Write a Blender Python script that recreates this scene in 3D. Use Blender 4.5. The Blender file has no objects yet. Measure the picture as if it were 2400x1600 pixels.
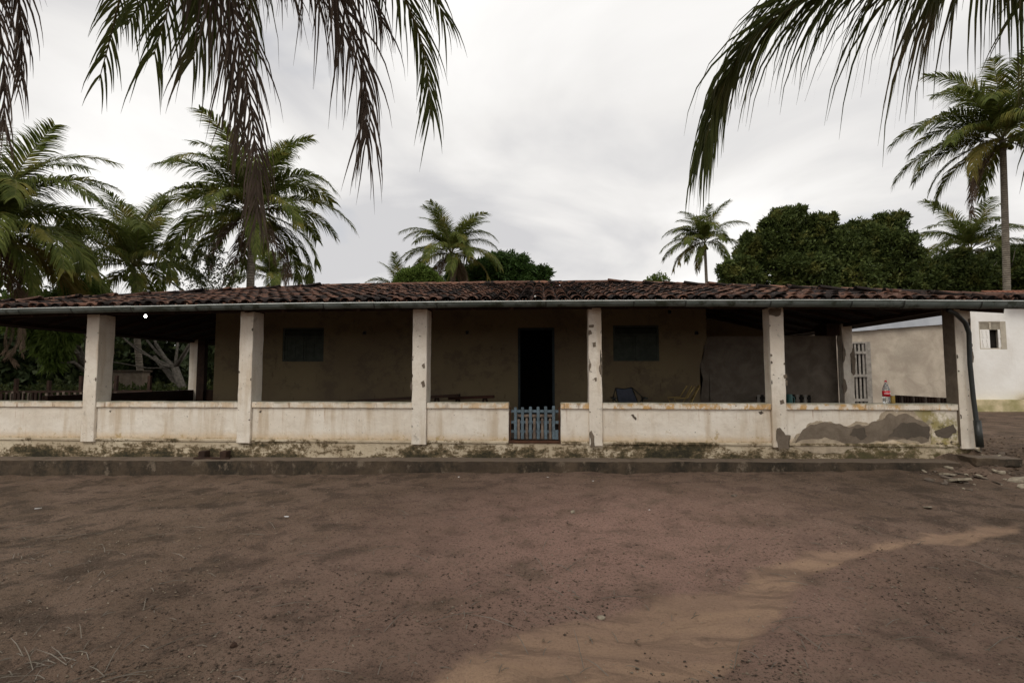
import bpy, bmesh, math, random
import numpy as np
from math import sin, cos, atan, pi, radians, sqrt
from mathutils import Vector, Matrix, noise as mn

# ------------------------------------------------------------------ camera
TH = atan(70/1200); PT = atan(80/1200); CH = 1.5
scn = bpy.context.scene
col = scn.collection
cam_d = bpy.data.cameras.new('camera'); cam = bpy.data.objects.new('camera', cam_d); col.objects.link(cam)
cam_d.sensor_width = 36; cam_d.lens = 18; cam_d.clip_end = 3000; cam_d.clip_start = 0.05
cam.location = (0, 0, CH); cam.rotation_euler = (radians(90)+PT, 0, TH)
scn.camera = cam
scn.render.resolution_x = 1024; scn.render.resolution_y = 682

# ------------------------------------------------------------------ light
SUN_EL, SUN_AZ = radians(50), radians(200)        # azimuth from +Y clockwise: behind the camera
w = bpy.data.worlds.new('World'); scn.world = w; w.use_nodes = True
N = w.node_tree.nodes; L = w.node_tree.links; N.clear()
wo = N.new('ShaderNodeOutputWorld'); bg = N.new('ShaderNodeBackground'); L.new(bg.outputs[0], wo.inputs[0])
bg.inputs[1].default_value = 0.113
sky = N.new('ShaderNodeTexSky'); sky.sky_type = 'NISHITA'; sky.sun_disc = False
sky.sun_elevation = SUN_EL; sky.sun_rotation = SUN_AZ
tc = N.new('ShaderNodeTexCoord'); sep = N.new('ShaderNodeSeparateXYZ'); L.new(tc.outputs['Generated'], sep.inputs[0])
def wm(op, a, b=None):
    n = N.new('ShaderNodeMath'); n.operation = op
    for i, v in enumerate((a, b)):
        if v is None: continue
        if isinstance(v, (int, float)): n.inputs[i].default_value = v
        else: L.new(v, n.inputs[i])
    return n.outputs[0]
zc = wm('ADD', wm('MAXIMUM', sep.outputs[2], 0.0), 0.22)
cx = wm('DIVIDE', sep.outputs[0], zc); cy = wm('DIVIDE', sep.outputs[1], zc)
cmb = N.new('ShaderNodeCombineXYZ'); L.new(cx, cmb.inputs[0]); L.new(cy, cmb.inputs[1])
def wnoise(scale, det, off):
    mp = N.new('ShaderNodeMapping'); mp.inputs['Location'].default_value = off
    L.new(cmb.outputs[0], mp.inputs[0])
    n = N.new('ShaderNodeTexNoise'); n.inputs['Scale'].default_value = scale; n.inputs['Detail'].default_value = det
    n.inputs['Roughness'].default_value = 0.5; n.inputs['Distortion'].default_value = 0.5
    L.new(mp.outputs[0], n.inputs['Vector']); return n.outputs['Fac']
cr = N.new('ShaderNodeValToRGB'); L.new(wnoise(0.95, 7, (3.1, 1.7, 0)), cr.inputs[0])
e = cr.color_ramp.elements
e[0].position = 0.36; e[0].color = (5.9, 5.85, 5.95, 1); e[1].position = 0.62; e[1].color = (9.3, 9.15, 8.95, 1)
m = e.new(0.48); m.color = (7.7, 7.55, 7.4, 1)
cov = N.new('ShaderNodeValToRGB'); L.new(wnoise(1.1, 5, (0.3, 8.0, 0)), cov.inputs[0])
e = cov.color_ramp.elements
e[0].position = 0.24; e[0].color = (.55, .55, .55, 1); e[1].position = 0.40; e[1].color = (1, 1, 1, 1)
mx = N.new('ShaderNodeMix'); mx.data_type = 'RGBA'
L.new(cov.outputs[0], mx.inputs[0]); L.new(sky.outputs[0], mx.inputs[6]); L.new(cr.outputs[0], mx.inputs[7])
L.new(mx.outputs[2], bg.inputs[0])
sd = bpy.data.lights.new('sun', 'SUN'); sun = bpy.data.objects.new('sun', sd); col.objects.link(sun)
sd.energy = 1.3; sd.angle = radians(30); sd.color = (1, .95, .87)
sdir = Vector((sin(SUN_AZ)*cos(SUN_EL), cos(SUN_AZ)*cos(SUN_EL), sin(SUN_EL)))
sun.rotation_euler = sdir.to_track_quat('Z', 'Y').to_euler()
sun.location = (0, -5, 20)
scn.view_settings.view_transform = 'Standard'; scn.view_settings.look = 'None'
scn.view_settings.exposure = 0.0; scn.view_settings.gamma = 1; scn.view_settings.use_curve_mapping = False

R = random.Random(7); rng = np.random.default_rng(7)
# ------------------------------------------------------------------ helpers
cF = Vector((-sin(TH)*cos(PT), cos(TH)*cos(PT), sin(PT))); cR = Vector((cos(TH), sin(TH), 0)); cU = cR.cross(cF)
def ray(px, py): return cF + cR*((px-1200)/1200) - cU*((py-800)/1200)
def at(px, py, Y):
    r = ray(px, py); t = Y/r.y; return Vector((r.x*t, Y, CH+r.z*t))
def atz(px, py, Z=0.0):
    r = ray(px, py); t = (Z-CH)/r.z; return Vector((r.x*t, r.y*t, Z))
def aX(px, Y, py=880): return at(px, py, Y).x
def aZ(px, py, Y): return at(px, py, Y).z

def thing(name, loc=(0, 0, 0), label=None, cat=None, group=None):
    o = bpy.data.objects.new(name, None); o.empty_display_size = .2; col.objects.link(o); o.location = loc
    return tag(o, label, cat, group)
def tag(o, label=None, cat=None, group=None, kind=None):
    if label: o['label'] = label
    if cat: o['category'] = cat
    if group: o['group'] = group
    if kind: o['kind'] = kind
    return o
def root_loc(o):
    v = Vector((0, 0, 0))
    while o: v += o.location; o = o.parent
    return v
def link(name, me, parent=None):
    o = bpy.data.objects.new(name, me); col.objects.link(o)
    if parent: o.parent = parent
    return o
def pmesh(name, V, F, mats, mi=None, smooth=False):
    me = bpy.data.meshes.new(name); me.from_pydata([tuple(v) for v in V], [], F)
    for m in (mats if isinstance(mats, (list, tuple)) else [mats]): me.materials.append(m)
    if mi: me.polygons.foreach_set('material_index', mi)
    if smooth: me.polygons.foreach_set('use_smooth', [True]*len(F))
    me.update(); return me
def npmesh(name, V, Fq, mat, smooth=False):
    """V (n,3), Fq (m,k) all same k"""
    V = np.asarray(V, np.float32); Fq = np.asarray(Fq, np.int32)
    me = bpy.data.meshes.new(name); me.vertices.add(len(V)); me.vertices.foreach_set('co', V.ravel())
    k = Fq.shape[1]; me.loops.add(Fq.size); me.loops.foreach_set('vertex_index', Fq.ravel())
    me.polygons.add(len(Fq)); me.polygons.foreach_set('loop_start', np.arange(0, Fq.size, k, dtype=np.int32))
    me.polygons.foreach_set('loop_total', np.full(len(Fq), k, np.int32))
    if smooth: me.polygons.foreach_set('use_smooth', np.ones(len(Fq), bool))
    me.materials.append(mat); me.update(calc_edges=True); me.validate(); return me

class MB:
    def __init__(s): s.v = []; s.f = []; s.sm = False
    def box(s, x0, x1, y0, y1, z0, z1):
        b = len(s.v)
        s.v += [Vector(p) for p in ((x0,y0,z0),(x1,y0,z0),(x1,y1,z0),(x0,y1,z0),(x0,y0,z1),(x1,y0,z1),(x1,y1,z1),(x0,y1,z1))]
        s.f += [tuple(b+i for i in q) for q in ((0,3,2,1),(4,5,6,7),(0,1,5,4),(1,2,6,5),(2,3,7,6),(3,0,4,7))]
        return s
    def rbox(s, x0, x1, y0, y1, z0, z1, cell=.1, amp=.004, fx=None, seed=0):
        """box with subdivided, slightly uneven faces and worn corners"""
        bm = bmesh.new(); bmesh.ops.create_cube(bm, size=1)
        for v in bm.verts: v.co = Vector(((x0+x1)/2+v.co.x*(x1-x0), (y0+y1)/2+v.co.y*(y1-y0), (z0+z1)/2+v.co.z*(z1-z0)))
        for ax, (a, b_) in enumerate(((x0, x1), (y0, y1), (z0, z1))):
            n = min(int((b_-a)/cell), 160)
            for k in range(1, n+1):
                p = [0, 0, 0]; p[ax] = a+(b_-a)*k/(n+1); q = [0, 0, 0]; q[ax] = 1
                bmesh.ops.bisect_plane(bm, geom=bm.verts[:]+bm.edges[:]+bm.faces[:], plane_co=p, plane_no=q)
        be = [e for e in bm.edges if len(e.link_faces) == 2 and e.calc_face_angle(0) > 1]
        bmesh.ops.bevel(bm, geom=be, offset=.007, segments=1, affect='EDGES')
        for v in bm.verts:
            p = v.co*4.3+Vector((seed, 0, 0))
            d = Vector((mn.noise(p), mn.noise(p+Vector((9, 3, 1))), mn.noise(p+Vector((2, 8, 5)))))*amp
            q = v.co*17; d += Vector((mn.noise(q), mn.noise(q+Vector((9, 3, 1))), mn.noise(q+Vector((2, 8, 5)))))*amp*.5
            v.co += d
            if fx: v.co = fx(v.co)
        b = len(s.v); bm.verts.index_update()
        s.v += [v.co.copy() for v in bm.verts]; s.f += [tuple(b+v.index for v in f.verts) for f in bm.faces]; bm.free()
        return s
    def tube(s, pts, rad, n=8, cap=True):
        pts = [Vector(p) for p in pts]; m = len(pts)
        if not isinstance(rad, (list, tuple)): rad = [rad]*m
        b = len(s.v); ref = None
        for i, p in enumerate(pts):
            t = (pts[min(i+1, m-1)]-pts[max(i-1, 0)]).normalized()
            if ref is None: ref = Vector((0, 0, 1)).cross(t) if abs(t.z) < .9 else Vector((1, 0, 0)).cross(t)
            ref = (ref-t*ref.dot(t)).normalized(); u = t.cross(ref)
            for k in range(n):
                a = 2*pi*k/n; s.v.append(p+(ref*cos(a)+u*sin(a))*rad[i])
        for i in range(m-1):
            for k in range(n):
                s.f.append((b+i*n+k, b+i*n+(k+1) % n, b+(i+1)*n+(k+1) % n, b+(i+1)*n+k))
        if cap:
            s.f.append(tuple(b+k for k in range(n))[::-1]); s.f.append(tuple(b+(m-1)*n+k for k in range(n)))
        return s
    def bar(s, a, b_, wd, hd, up=(0, 0, 1)):
        a = Vector(a); b_ = Vector(b_); t = (b_-a).normalized(); u = Vector(up)
        if abs(t.dot(u)) > .95: u = Vector((0, 1, 0))
        x = t.cross(u).normalized(); z = x.cross(t); b = len(s.v)
        for p in (a, b_):
            for i, j in ((-1, -1), (1, -1), (1, 1), (-1, 1)): s.v.append(p+x*(wd/2*i)+z*(hd/2*j))
        s.f += [tuple(b+i for i in q) for q in ((0,3,2,1),(4,5,6,7),(0,1,5,4),(1,2,6,5),(2,3,7,6),(3,0,4,7))]
        return s
    def lathe(s, c, prof, n=16):
        c = Vector(c); b = len(s.v)
        for r, z in prof:
            for k in range(n):
                a = 2*pi*k/n; s.v.append(c+Vector((r*cos(a), r*sin(a), z)))
        for i in range(len(prof)-1):
            for k in range(n): s.f.append((b+i*n+k, b+i*n+(k+1) % n, b+(i+1)*n+(k+1) % n, b+(i+1)*n+k))
        s.f.append(tuple(b+k for k in range(n))[::-1]); s.f.append(tuple(b+(len(prof)-1)*n+k for k in range(n)))
        return s
    def build(s, name, mat, parent=None, smooth=False):
        off = root_loc(parent) if parent else Vector((0, 0, 0))
        return link(name, pmesh(name, [v-off for v in s.v], s.f, mat, smooth=smooth), parent)

# ------------------------------------------------------------------ materials
class M:
    def __init__(s, name, rough=.9, spec=.2, metal=0):
        s.m = bpy.data.materials.new(name); s.m.use_nodes = True; s.t = s.m.node_tree; s.n = s.t.nodes; s.l = s.t.links
        s.b = s.n['Principled BSDF']; s.b.inputs['Roughness'].default_value = rough
        s.b.inputs['Specular IOR Level'].default_value = spec; s.b.inputs['Metallic'].default_value = metal
        g = s.n.new('ShaderNodeNewGeometry'); s.pos = g.outputs['Position']; s.island = g.outputs['Random Per Island']
        s.nrm = g.outputs['Normal']
        s.obj = s.n.new('ShaderNodeTexCoord').outputs['Object']; s.rnd = s.n.new('ShaderNodeObjectInfo').outputs['Random']
    def _set(s, sock, v):
        if v is None: return
        if isinstance(v, (int, float)): sock.default_value = v
        elif isinstance(v, tuple): sock.default_value = v if len(v) == len(sock.default_value) else (*v, 1)
        else: s.l.new(v, sock)
    def noise(s, scale, det=3, rough=.55, vec=None, sc=None, off=None, dist=0):
        v = vec or s.pos
        if sc or off:
            mp = s.n.new('ShaderNodeMapping'); s.l.new(v, mp.inputs[0])
            if sc: mp.inputs['Scale'].default_value = sc
            if off: mp.inputs['Location'].default_value = off
            v = mp.outputs[0]
        n = s.n.new('ShaderNodeTexNoise'); s.l.new(v, n.inputs['Vector'])
        n.inputs['Scale'].default_value = scale; n.inputs['Detail'].default_value = det
        n.inputs['Roughness'].default_value = rough; n.inputs['Distortion'].default_value = dist
        return n.outputs['Fac']
    def vor(s, scale, vec=None, feat='F1', out='Distance'):
        n = s.n.new('ShaderNodeTexVoronoi'); s.l.new(vec or s.pos, n.inputs['Vector']); n.inputs['Scale'].default_value = scale
        n.feature = feat; return n.outputs[out]
    def math(s, op, a, b=None, clamp=False):
        n = s.n.new('ShaderNodeMath'); n.operation = op; n.use_clamp = clamp; s._set(n.inputs[0], a); s._set(n.inputs[1], b); return n.outputs[0]
    def rng(s, v, a, b, c=0., d=1.):
        n = s.n.new('ShaderNodeMapRange'); n.interpolation_type = 'SMOOTHSTEP'; s._set(n.inputs[0], v)
        n.inputs[1].default_value = a; n.inputs[2].default_value = b; n.inputs[3].default_value = c; n.inputs[4].default_value = d
        return n.outputs[0]
    def mul(s, *a):
        r = a[0]
        for x in a[1:]: r = s.math('MULTIPLY', r, x)
        return r
    def mix(s, f, a, b, mode='MIX'):
        n = s.n.new('ShaderNodeMix'); n.data_type = 'RGBA'; n.blend_type = mode; s._set(n.inputs[0], f); s._set(n.inputs[6], a); s._set(n.inputs[7], b)
        return n.outputs[2]
    def xyz(s, v=None):
        n = s.n.new('ShaderNodeSeparateXYZ'); s.l.new(v or s.pos, n.inputs[0]); return n.outputs
    def attr(s, name):
        n = s.n.new('ShaderNodeAttribute'); n.attribute_name = name; return n.outputs['Fac']
    def bump(s, h, dist=.01, st=1.):
        n = s.n.new('ShaderNodeBump'); n.inputs['Distance'].default_value = dist; n.inputs['Strength'].default_value = st
        s.l.new(h, n.inputs['Height']); s.l.new(n.outputs[0], s.b.inputs['Normal'])
    def out(s, c): s._set(s.b.inputs['Base Color'], c); return s.m

def simple(name, c, c2=None, rough=.85, spec=.2, metal=0, sc=8, bump=.003, loc='pos'):
    q = M(name, rough, spec, metal); v = q.pos if loc == 'pos' else q.obj
    c2 = c2 or tuple(x*.65 for x in c)
    n1 = q.noise(sc, 5, .6, v)
    if bump: q.bump(q.noise(sc*6, 4, .6, v), bump)
    return q.out(q.mix(q.rng(n1, .3, .7), c, c2))

def plaster(name, kind):
    q = M(name, .93, .15); x, y, z = q.xyz()
    n1 = q.noise(1.3, 4); n2 = q.noise(7, 6, .65)
    c = q.mix(q.rng(n1, .35, .65), (.83, .765, .665), (.75, .67, .56))
    c = q.mix(q.mul(q.rng(n2, .45, .75), .5), c, (.62, .54, .44))
    # rain streaks running down the wall
    st = q.noise(3.2, 4, .6, sc=(1.6, 1.6, .16)); st2 = q.noise(9, 4, .65, sc=(1.5, 1.5, .12), off=(3, 0, 0))
    c = q.mix(q.mul(q.rng(st, .48, .70), .55), c, (.50, .375, .235))
    c = q.mix(q.mul(q.rng(q.noise(2.4, 8, .72, off=(6, 2, 4)), .56, .66), .35), c, (.55, .47, .36))
    if kind == 'parapet':
        top = q.rng(z, .62, .97)
        c = q.mix(q.mul(q.rng(st2, .55, .72), top, .75), c, (.42, .25, .13))
        low = q.rng(q.math('ADD', z, q.math('MULTIPLY', n2, .16)), .50, .68, 1, 0)
        c = q.mix(q.mul(low, .75), c, (.62, .45, .26))
        low2 = q.rng(q.math('ADD', z, q.math('MULTIPLY', q.noise(11, 6, .7), .14)), .485, .545, 1, 0)
        c = q.mix(q.mul(low2, .85), c, (.16, .125, .07))
        fl = q.mul(q.rng(q.noise(5.5, 6, .7, off=(2, 9, 1)), .60, .66), q.rng(z, .48, .72, 1, 0)); c = q.mix(q.mul(fl, .8), c, (.46, .33, .16))
        # green-yellow algae in the last metre before the drainpipe
        al = q.mul(q.rng(x, 5.35, 6.0), q.rng(q.noise(3.4, 6, .68), .40, .56))
        c = q.mix(q.mul(al, .85), c, (.26, .215, .055))
        al2 = q.mul(q.rng(x, 5.5, 6.1), q.rng(q.noise(4.5, 6, .7, off=(5, 1, 2)), .5, .6), q.rng(z, .95, .6))
        c = q.mix(al2, c, (.05, .042, .026))
    if kind == 'pillar':
        top = q.rng(z, 1.4, 2.5); c = q.mix(q.mul(top, .2), c, (.55, .42, .35))
        d = q.rng(q.noise(3.2, 6, .7, off=(1, 7, 3)), .60, .72); c = q.mix(q.mul(d, .6), c, (.28, .245, .2))
    if kind == 'coping':
        r1 = q.rng(q.noise(5.5, 8, .75, off=(4, 0, 0), sc=(1, 1, .6)), .46, .56)
        amt = q.rng(x, -3.5, 1.5, .35, 1.)
        c = q.mix(q.mul(r1, amt), c, (.60, .375, .16))
        r2 = q.rng(q.noise(9, 5, .6, sc=(1.2, 1.2, .3)), .56, .70); c = q.mix(q.mul(r2, .8), c, (.30, .19, .12))
        _, _, nz = q.xyz(q.nrm); c = q.mix(q.rng(nz, .3, .8), c, (.30, .29, .235))
        ed = q.mul(q.rng(z, 1.02, 1.06), q.rng(n2, .35, .6)); c = q.mix(q.mul(ed, .8), c, (.25, .235, .17))
    sp = q.rng(q.noise(24, 3, .55), .68, .73)
    c = q.mix(q.mul(sp, .8), c, (.09, .07, .05))
    q.bump(q.math('ADD', q.noise(14, 5, .6), q.math('MULTIPLY', q.noise(70, 3), .4)), .012, .8)
    return q.out(c)
m_par = plaster('parapet_plaster', 'parapet'); m_pil = plaster('pillar_plaster', 'pillar'); m_cop = plaster('coping_plaster', 'coping')

def m_plinth_():
    q = M('mouldy_plinth', .95, .1); x, y, z = q.xyz()
    c = q.mix(q.rng(q.noise(2.0, 5), .35, .65), (.62, .53, .39), (.48, .39, .27))
    n = q.noise(2.6, 10, .76, off=(2, 0, 0), sc=(.6, 1, 1.5)); n2 = q.noise(1.1, 4, .6, off=(8, 0, 0))
    n3 = q.noise(12, 6, .75, off=(3, 3, 0))
    h = q.rng(z, .20, .47, .07, -.03)
    k = q.math('ADD', q.math('ADD', n, h), q.math('MULTIPLY', q.math('SUBTRACT', n2, .5), .35))
    k = q.math('ADD', k, q.math('MULTIPLY', q.math('SUBTRACT', n3, .5), .55))
    k = q.math('ADD', k, q.math('MULTIPLY', q.mul(q.rng(x, -2.6, 0.), q.rng(x, 2.2, 3.6, 1, 0)), .045))
    c = q.mix(q.rng(k, .47, .56), c, (.19, .142, .085))
    c = q.mix(q.rng(k, .55, .64), c, (.075, .062, .036))
    c = q.mix(q.mul(q.rng(k, .64, .72), .8), c, (.032, .03, .022))
    g = q.mul(q.rng(x, 3.6, 5.4), q.rng(n3, .42, .6)); c = q.mix(q.mul(g, .4), c, (.16, .14, .06))
    q.bump(q.noise(20, 6, .7), .02, .8); return q.out(c)
m_plinth = m_plinth_()
def m_step_():
    q = M('mouldy_step', .9, .2); x, y, z = q.xyz()
    c = q.mix(q.rng(q.noise(2.2, 6, .65), .35, .65), (.105, .076, .050), (.065, .048, .034))
    k = q.noise(1.3, 10, .78, sc=(1, 1, .6), off=(1, 5, 2)); c = q.mix(q.rng(k, .44, .62), c, (.034, .028, .020))
    k2 = q.noise(5, 6, .7, sc=(1, 1, .7), off=(1, 2, 2)); c = q.mix(q.mul(q.rng(k2, .55, .66), .7), c, (.21, .165, .12))
    _, _, nz = q.xyz(q.nrm)
    c = q.mix(q.mul(q.rng(nz, .5, .9), q.rng(q.noise(3.3, 6, .65), .25, .5)), c, (.155, .12, .09))
    q.bump(q.noise(16, 7, .7), .03, .8); return q.out(c)
m_step = m_step_()
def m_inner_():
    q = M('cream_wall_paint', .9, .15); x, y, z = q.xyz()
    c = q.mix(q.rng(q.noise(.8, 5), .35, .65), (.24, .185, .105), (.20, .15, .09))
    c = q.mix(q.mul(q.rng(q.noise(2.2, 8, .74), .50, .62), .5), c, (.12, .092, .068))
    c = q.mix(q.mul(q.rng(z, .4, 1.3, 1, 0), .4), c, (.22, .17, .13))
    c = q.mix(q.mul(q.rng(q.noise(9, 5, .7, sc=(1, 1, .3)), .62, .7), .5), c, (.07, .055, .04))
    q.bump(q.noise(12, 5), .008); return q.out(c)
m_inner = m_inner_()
def m_cement_(name, a, b, sc=3.):
    q = M(name, .92, .15)
    c = q.mix(q.rng(q.noise(sc, 6, .62, dist=.6), .33, .67), a, b)
    c = q.mix(q.mul(q.rng(q.noise(sc*.5, 5, .6, off=(4, 4, 1)), .5, .72), .5), c, tuple(v*.6 for v in a))
    q.bump(q.noise(18, 6, .7), .012); return q.out(c)
m_render = m_cement_('raw_cement_render', (.20, .165, .13), (.135, .11, .085))
m_patch = m_cement_('fresh_cement_patch', (.225, .18, .135), (.155, .122, .09), 4.5)
m_patch2 = m_cement_('damp_cement_patch', (.135, .108, .083), (.105, .085, .065), 2)
m_edge = m_cement_('crumbled_plaster_edge', (.50, .41, .30), (.36, .29, .21), 9)
m_outb = m_cement_('outbuilding_render', (.52, .45, .36), (.38, .32, .255), 1.8)
m_floor = m_cement_('verandah_floor', (.10, .075, .06), (.07, .055, .045))
m_brownwall = simple('brown_dado_paint', (.05, .026, .016), (.035, .02, .013))
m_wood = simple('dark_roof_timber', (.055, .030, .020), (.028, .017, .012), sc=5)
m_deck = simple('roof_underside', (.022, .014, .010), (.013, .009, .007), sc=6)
m_black = simple('black_plastic', (.012, .013, .012), (.02, .022, .018), rough=.45, spec=.5, bump=0)
m_dim = simple('dark_room', (.02, .017, .014))  # shade of unlit interiors put into the colour; also the bench's dark wood
def m_tile_(name, shift=0.):
    q = M(name, .92, .15); o = q.obj
    r = q.math('FRACT', q.math('ADD', q.rnd, q.math('MULTIPLY', q.island, 7.3)))
    c = q.mix(q.rng(r, .0, 1.), (.085, .046, .034), (.25, .125, .082))
    n = q.noise(2.4, 7, .68, q.pos); n2 = q.noise(14, 5, .6, q.pos)
    c = q.mix(q.rng(n2, .55, .72), c, (.36, .25, .19))
    k = q.math('ADD', n, q.math('MULTIPLY', q.math('SUBTRACT', r, .5), .38))
    k = q.math('ADD', k, q.math('MULTIPLY', q.math('SUBTRACT', n2, .5), .25))
    c = q.mix(q.rng(k, .42+shift, .53+shift), c, (.024, .018, .016))
    q.bump(n2, .01, .6); return q.out(c)
m_tile = m_tile_('old_clay_tile'); m_ridge = m_tile_('ridge_clay_tile', .12)
def m_otile_():
    q = M('orange_clay_tile', .9); c = q.mix(q.island, (.24, .10, .06), (.16, .07, .045)); return q.out(c)
m_otile = m_otile_()
def m_gutter_():
    q = M('weathered_galvanised_gutter', .5, .4, .15); x, y, z = q.xyz()
    c = q.mix(q.rng(q.noise(2.5, 5, sc=(1, 1, 3)), .35, .65), (.085, .105, .092), (.14, .16, .15))
    k = q.noise(3.1, 8, .72, off=(3, 1, 0)); c = q.mix(q.rng(k, .48, .6), c, (.035, .042, .028))
    q.bump(q.noise(9, 4), .006, .5); return q.out(c)
m_gutter = m_gutter_()
m_lip = simple('gutter_lip_metal', (.60, .63, .60), (.40, .43, .40), rough=.45, spec=.5, metal=.3, bump=0)
m_blue = simple('faded_blue_paint', (.135, .185, .22), (.085, .11, .125), sc=14, bump=.004)
m_greywood = simple('bare_grey_wood', (.22, .17, .13), (.10, .075, .06), sc=14, bump=.004)
m_shut = simple('dark_green_shutter_paint', (.078, .090, .072), (.05, .058, .048), sc=6)
m_white = simple('white_limewash', (.88, .86, .82), (.82, .79, .74), sc=1.5)
def m_wh_():
    q = M('white_limewash_streaked', .93, .15); x, y, z = q.xyz()
    c = q.mix(q.rng(q.noise(.8, 6, .65), .35, .65), (.88, .86, .82), (.80, .77, .72))
    c = q.mix(q.mul(q.rng(q.noise(2.2, 6, .65, sc=(1, 1, .12)), .52, .7), .4), c, (.62, .57, .49))
    lo = q.mul(q.rng(q.math('ADD', z, q.math('MULTIPLY', q.noise(1.6, 7, .7), .9)), .9, 1.5, 1, 0), q.rng(x, 17.6, 18.6, .25, 1)); c = q.mix(q.mul(lo, .8), c, (.40, .32, .14))
    lo2 = q.mul(q.rng(q.math('ADD', z, q.math('MULTIPLY', q.noise(1.6, 7, .7, off=(4, 4, 4)), .9)), .95, 1.3, 1, 0), q.rng(x, 18.0, 18.7)); c = q.mix(q.mul(lo2, .85), c, (.06, .052, .03))
    q.bump(q.noise(6, 6), .01); return q.out(c)
m_wh = m_wh_()
m_dirtyw = simple('whitewash_base_stained', (.70, .58, .38), (.30, .27, .12), sc=1.6)
m_jamb = simple('sunbleached_jamb', (.50, .45, .36), (.42, .37, .30))
m_sheet = simple('bare_metal_sheet', (.50, .52, .55), (.38, .40, .43), rough=.42, spec=.5, metal=.4, sc=1.5, bump=.004)
m_gatew = simple('pale_door_slats', (.34, .31, .27), (.21, .19, .165), sc=8)
m_stone = simple('broken_plaster_chunk', (.36, .31, .23), (.20, .165, .12), sc=14, loc='obj')
m_stone2 = simple('dull_stone', (.16, .125, .095), (.09, .07, .055), sc=14, loc='obj')
m_paper = simple('white_paper', (.75, .73, .70), (.6, .58, .56), bump=0)
m_turq = simple('turquoise_plastic', (.06, .22, .20), rough=.4, spec=.5, bump=0)
m_yellow = simple('yellow_tin_paint', (.33, .22, .035), (.20, .13, .03), rough=.5, spec=.4, bump=0)
m_red = simple('red_label_print', (.50, .012, .022), (.42, .01, .02), rough=.4, spec=.5, bump=0)
m_lettering = simple('white_label_lettering', (.85, .85, .85), (.8, .8, .8), bump=0)
m_strap = simple('faded_yellow_cane', (.50, .36, .13), (.36, .25, .09))
m_fabric = simple('navy_grey_mesh_fabric', (.085, .09, .115), (.065, .07, .09))
m_rust = simple('rusty_metal', (.10, .045, .025), (.05, .025, .015))
def m_glass_():
    q = M('clear_bottle_plastic', .08, .5); q.b.inputs['Transmission Weight'].default_value = .85; q.b.inputs['IOR'].default_value = 1.3
    return q.out((.92, .94, .93))
m_pet = m_glass_()
def m_bulb_():
    q = M('lit_bulb'); q.b.inputs['Emission Color'].default_value = (1, .97, .92, 1); q.b.inputs['Emission Strength'].default_value = 14; return q.out((1, 1, 1))
m_bulb = m_bulb_()

def leafmat(name, a, b, c3=None, trans=.3, rough=.6, spec=.12):
    q = M(name, rough, spec)
    c = q.mix(q.island, a, b)
    if c3: c = q.mix(q.rng(q.noise(1.1, 3, .5, q.obj), .52, .68), c, c3)
    c = q.mix(q.mul(q.rng(q.noise(9, 3, .5, q.obj), .4, .7), .35), c, tuple(v*.5 for v in a))
    q.out(c)
    tr = q.n.new('ShaderNodeBsdfTranslucent'); q.l.new(c, tr.inputs[0])
    ms = q.n.new('ShaderNodeMixShader'); ms.inputs[0].default_value = trans
    o = q.n['Material Output']; q.l.new(q.b.outputs[0], ms.inputs[1]); q.l.new(tr.outputs[0], ms.inputs[2]); q.l.new(ms.outputs[0], o.inputs[0])
    return q.m
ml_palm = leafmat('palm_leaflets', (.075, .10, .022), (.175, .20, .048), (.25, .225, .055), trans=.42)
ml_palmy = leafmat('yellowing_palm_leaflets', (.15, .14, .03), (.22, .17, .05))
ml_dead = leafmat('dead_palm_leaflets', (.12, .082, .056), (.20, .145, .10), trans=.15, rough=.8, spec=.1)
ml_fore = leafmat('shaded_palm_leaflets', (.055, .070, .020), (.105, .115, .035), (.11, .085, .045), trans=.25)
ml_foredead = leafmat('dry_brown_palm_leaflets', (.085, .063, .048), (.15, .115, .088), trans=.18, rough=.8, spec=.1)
ml_rach = simple('palm_rachis', (.16, .15, .055), (.10, .085, .035), loc='obj', bump=0)
ml_rachd = simple('dead_palm_rachis', (.10, .07, .05), (.06, .045, .032), loc='obj', bump=0)
ml_dark = leafmat('glossy_dark_leaves', (.038, .055, .016), (.11, .14, .038), (.15, .15, .038), trans=.2, rough=.5)
ml_wood = leafmat('shady_wood_leaves', (.016, .026, .009), (.035, .045, .014), trans=.1)  # leaf green darkened; shade of deep foliage put into the colour
ml_mango = leafmat('mango_leaves', (.030, .060, .014), (.060, .105, .025), trans=.25, rough=.5)
ml_bright = leafmat('bright_leaves', (.085, .135, .025), (.14, .19, .04), trans=.35)
ml_under = leafmat('undergrowth_leaves', (.035, .050, .015), (.085, .095, .03), trans=.25)
def m_trunk_():
    q = M('palm_trunk_bark', .95, .1); x, y, z = q.xyz(q.obj)
    wv = q.math('SINE', q.math('ADD', q.math('MULTIPLY', z, 58.), q.math('MULTIPLY', q.noise(3, 3, .5, q.obj), 5.)))
    c = q.mix(q.rng(q.noise(4, 5, .6, q.obj), .35, .65), (.27, .235, .185), (.17, .145, .115))
    c = q.mix(q.mul(q.rng(wv, .5, 1.), .5), c, (.09, .075, .06)); q.bump(wv, .02, .5); return q.out(c)
m_ptrunk = m_trunk_(); m_bark = simple('grey_bark', (.24, .21, .175), (.13, .11, .085), sc=9, bump=.02)
m_twig = simple('pale_twigs', (.23, .20, .165), (.15, .13, .10), bump=0)
m_coco = simple('green_coconut', (.14, .15, .03), (.09, .09, .02), bump=0)

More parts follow.
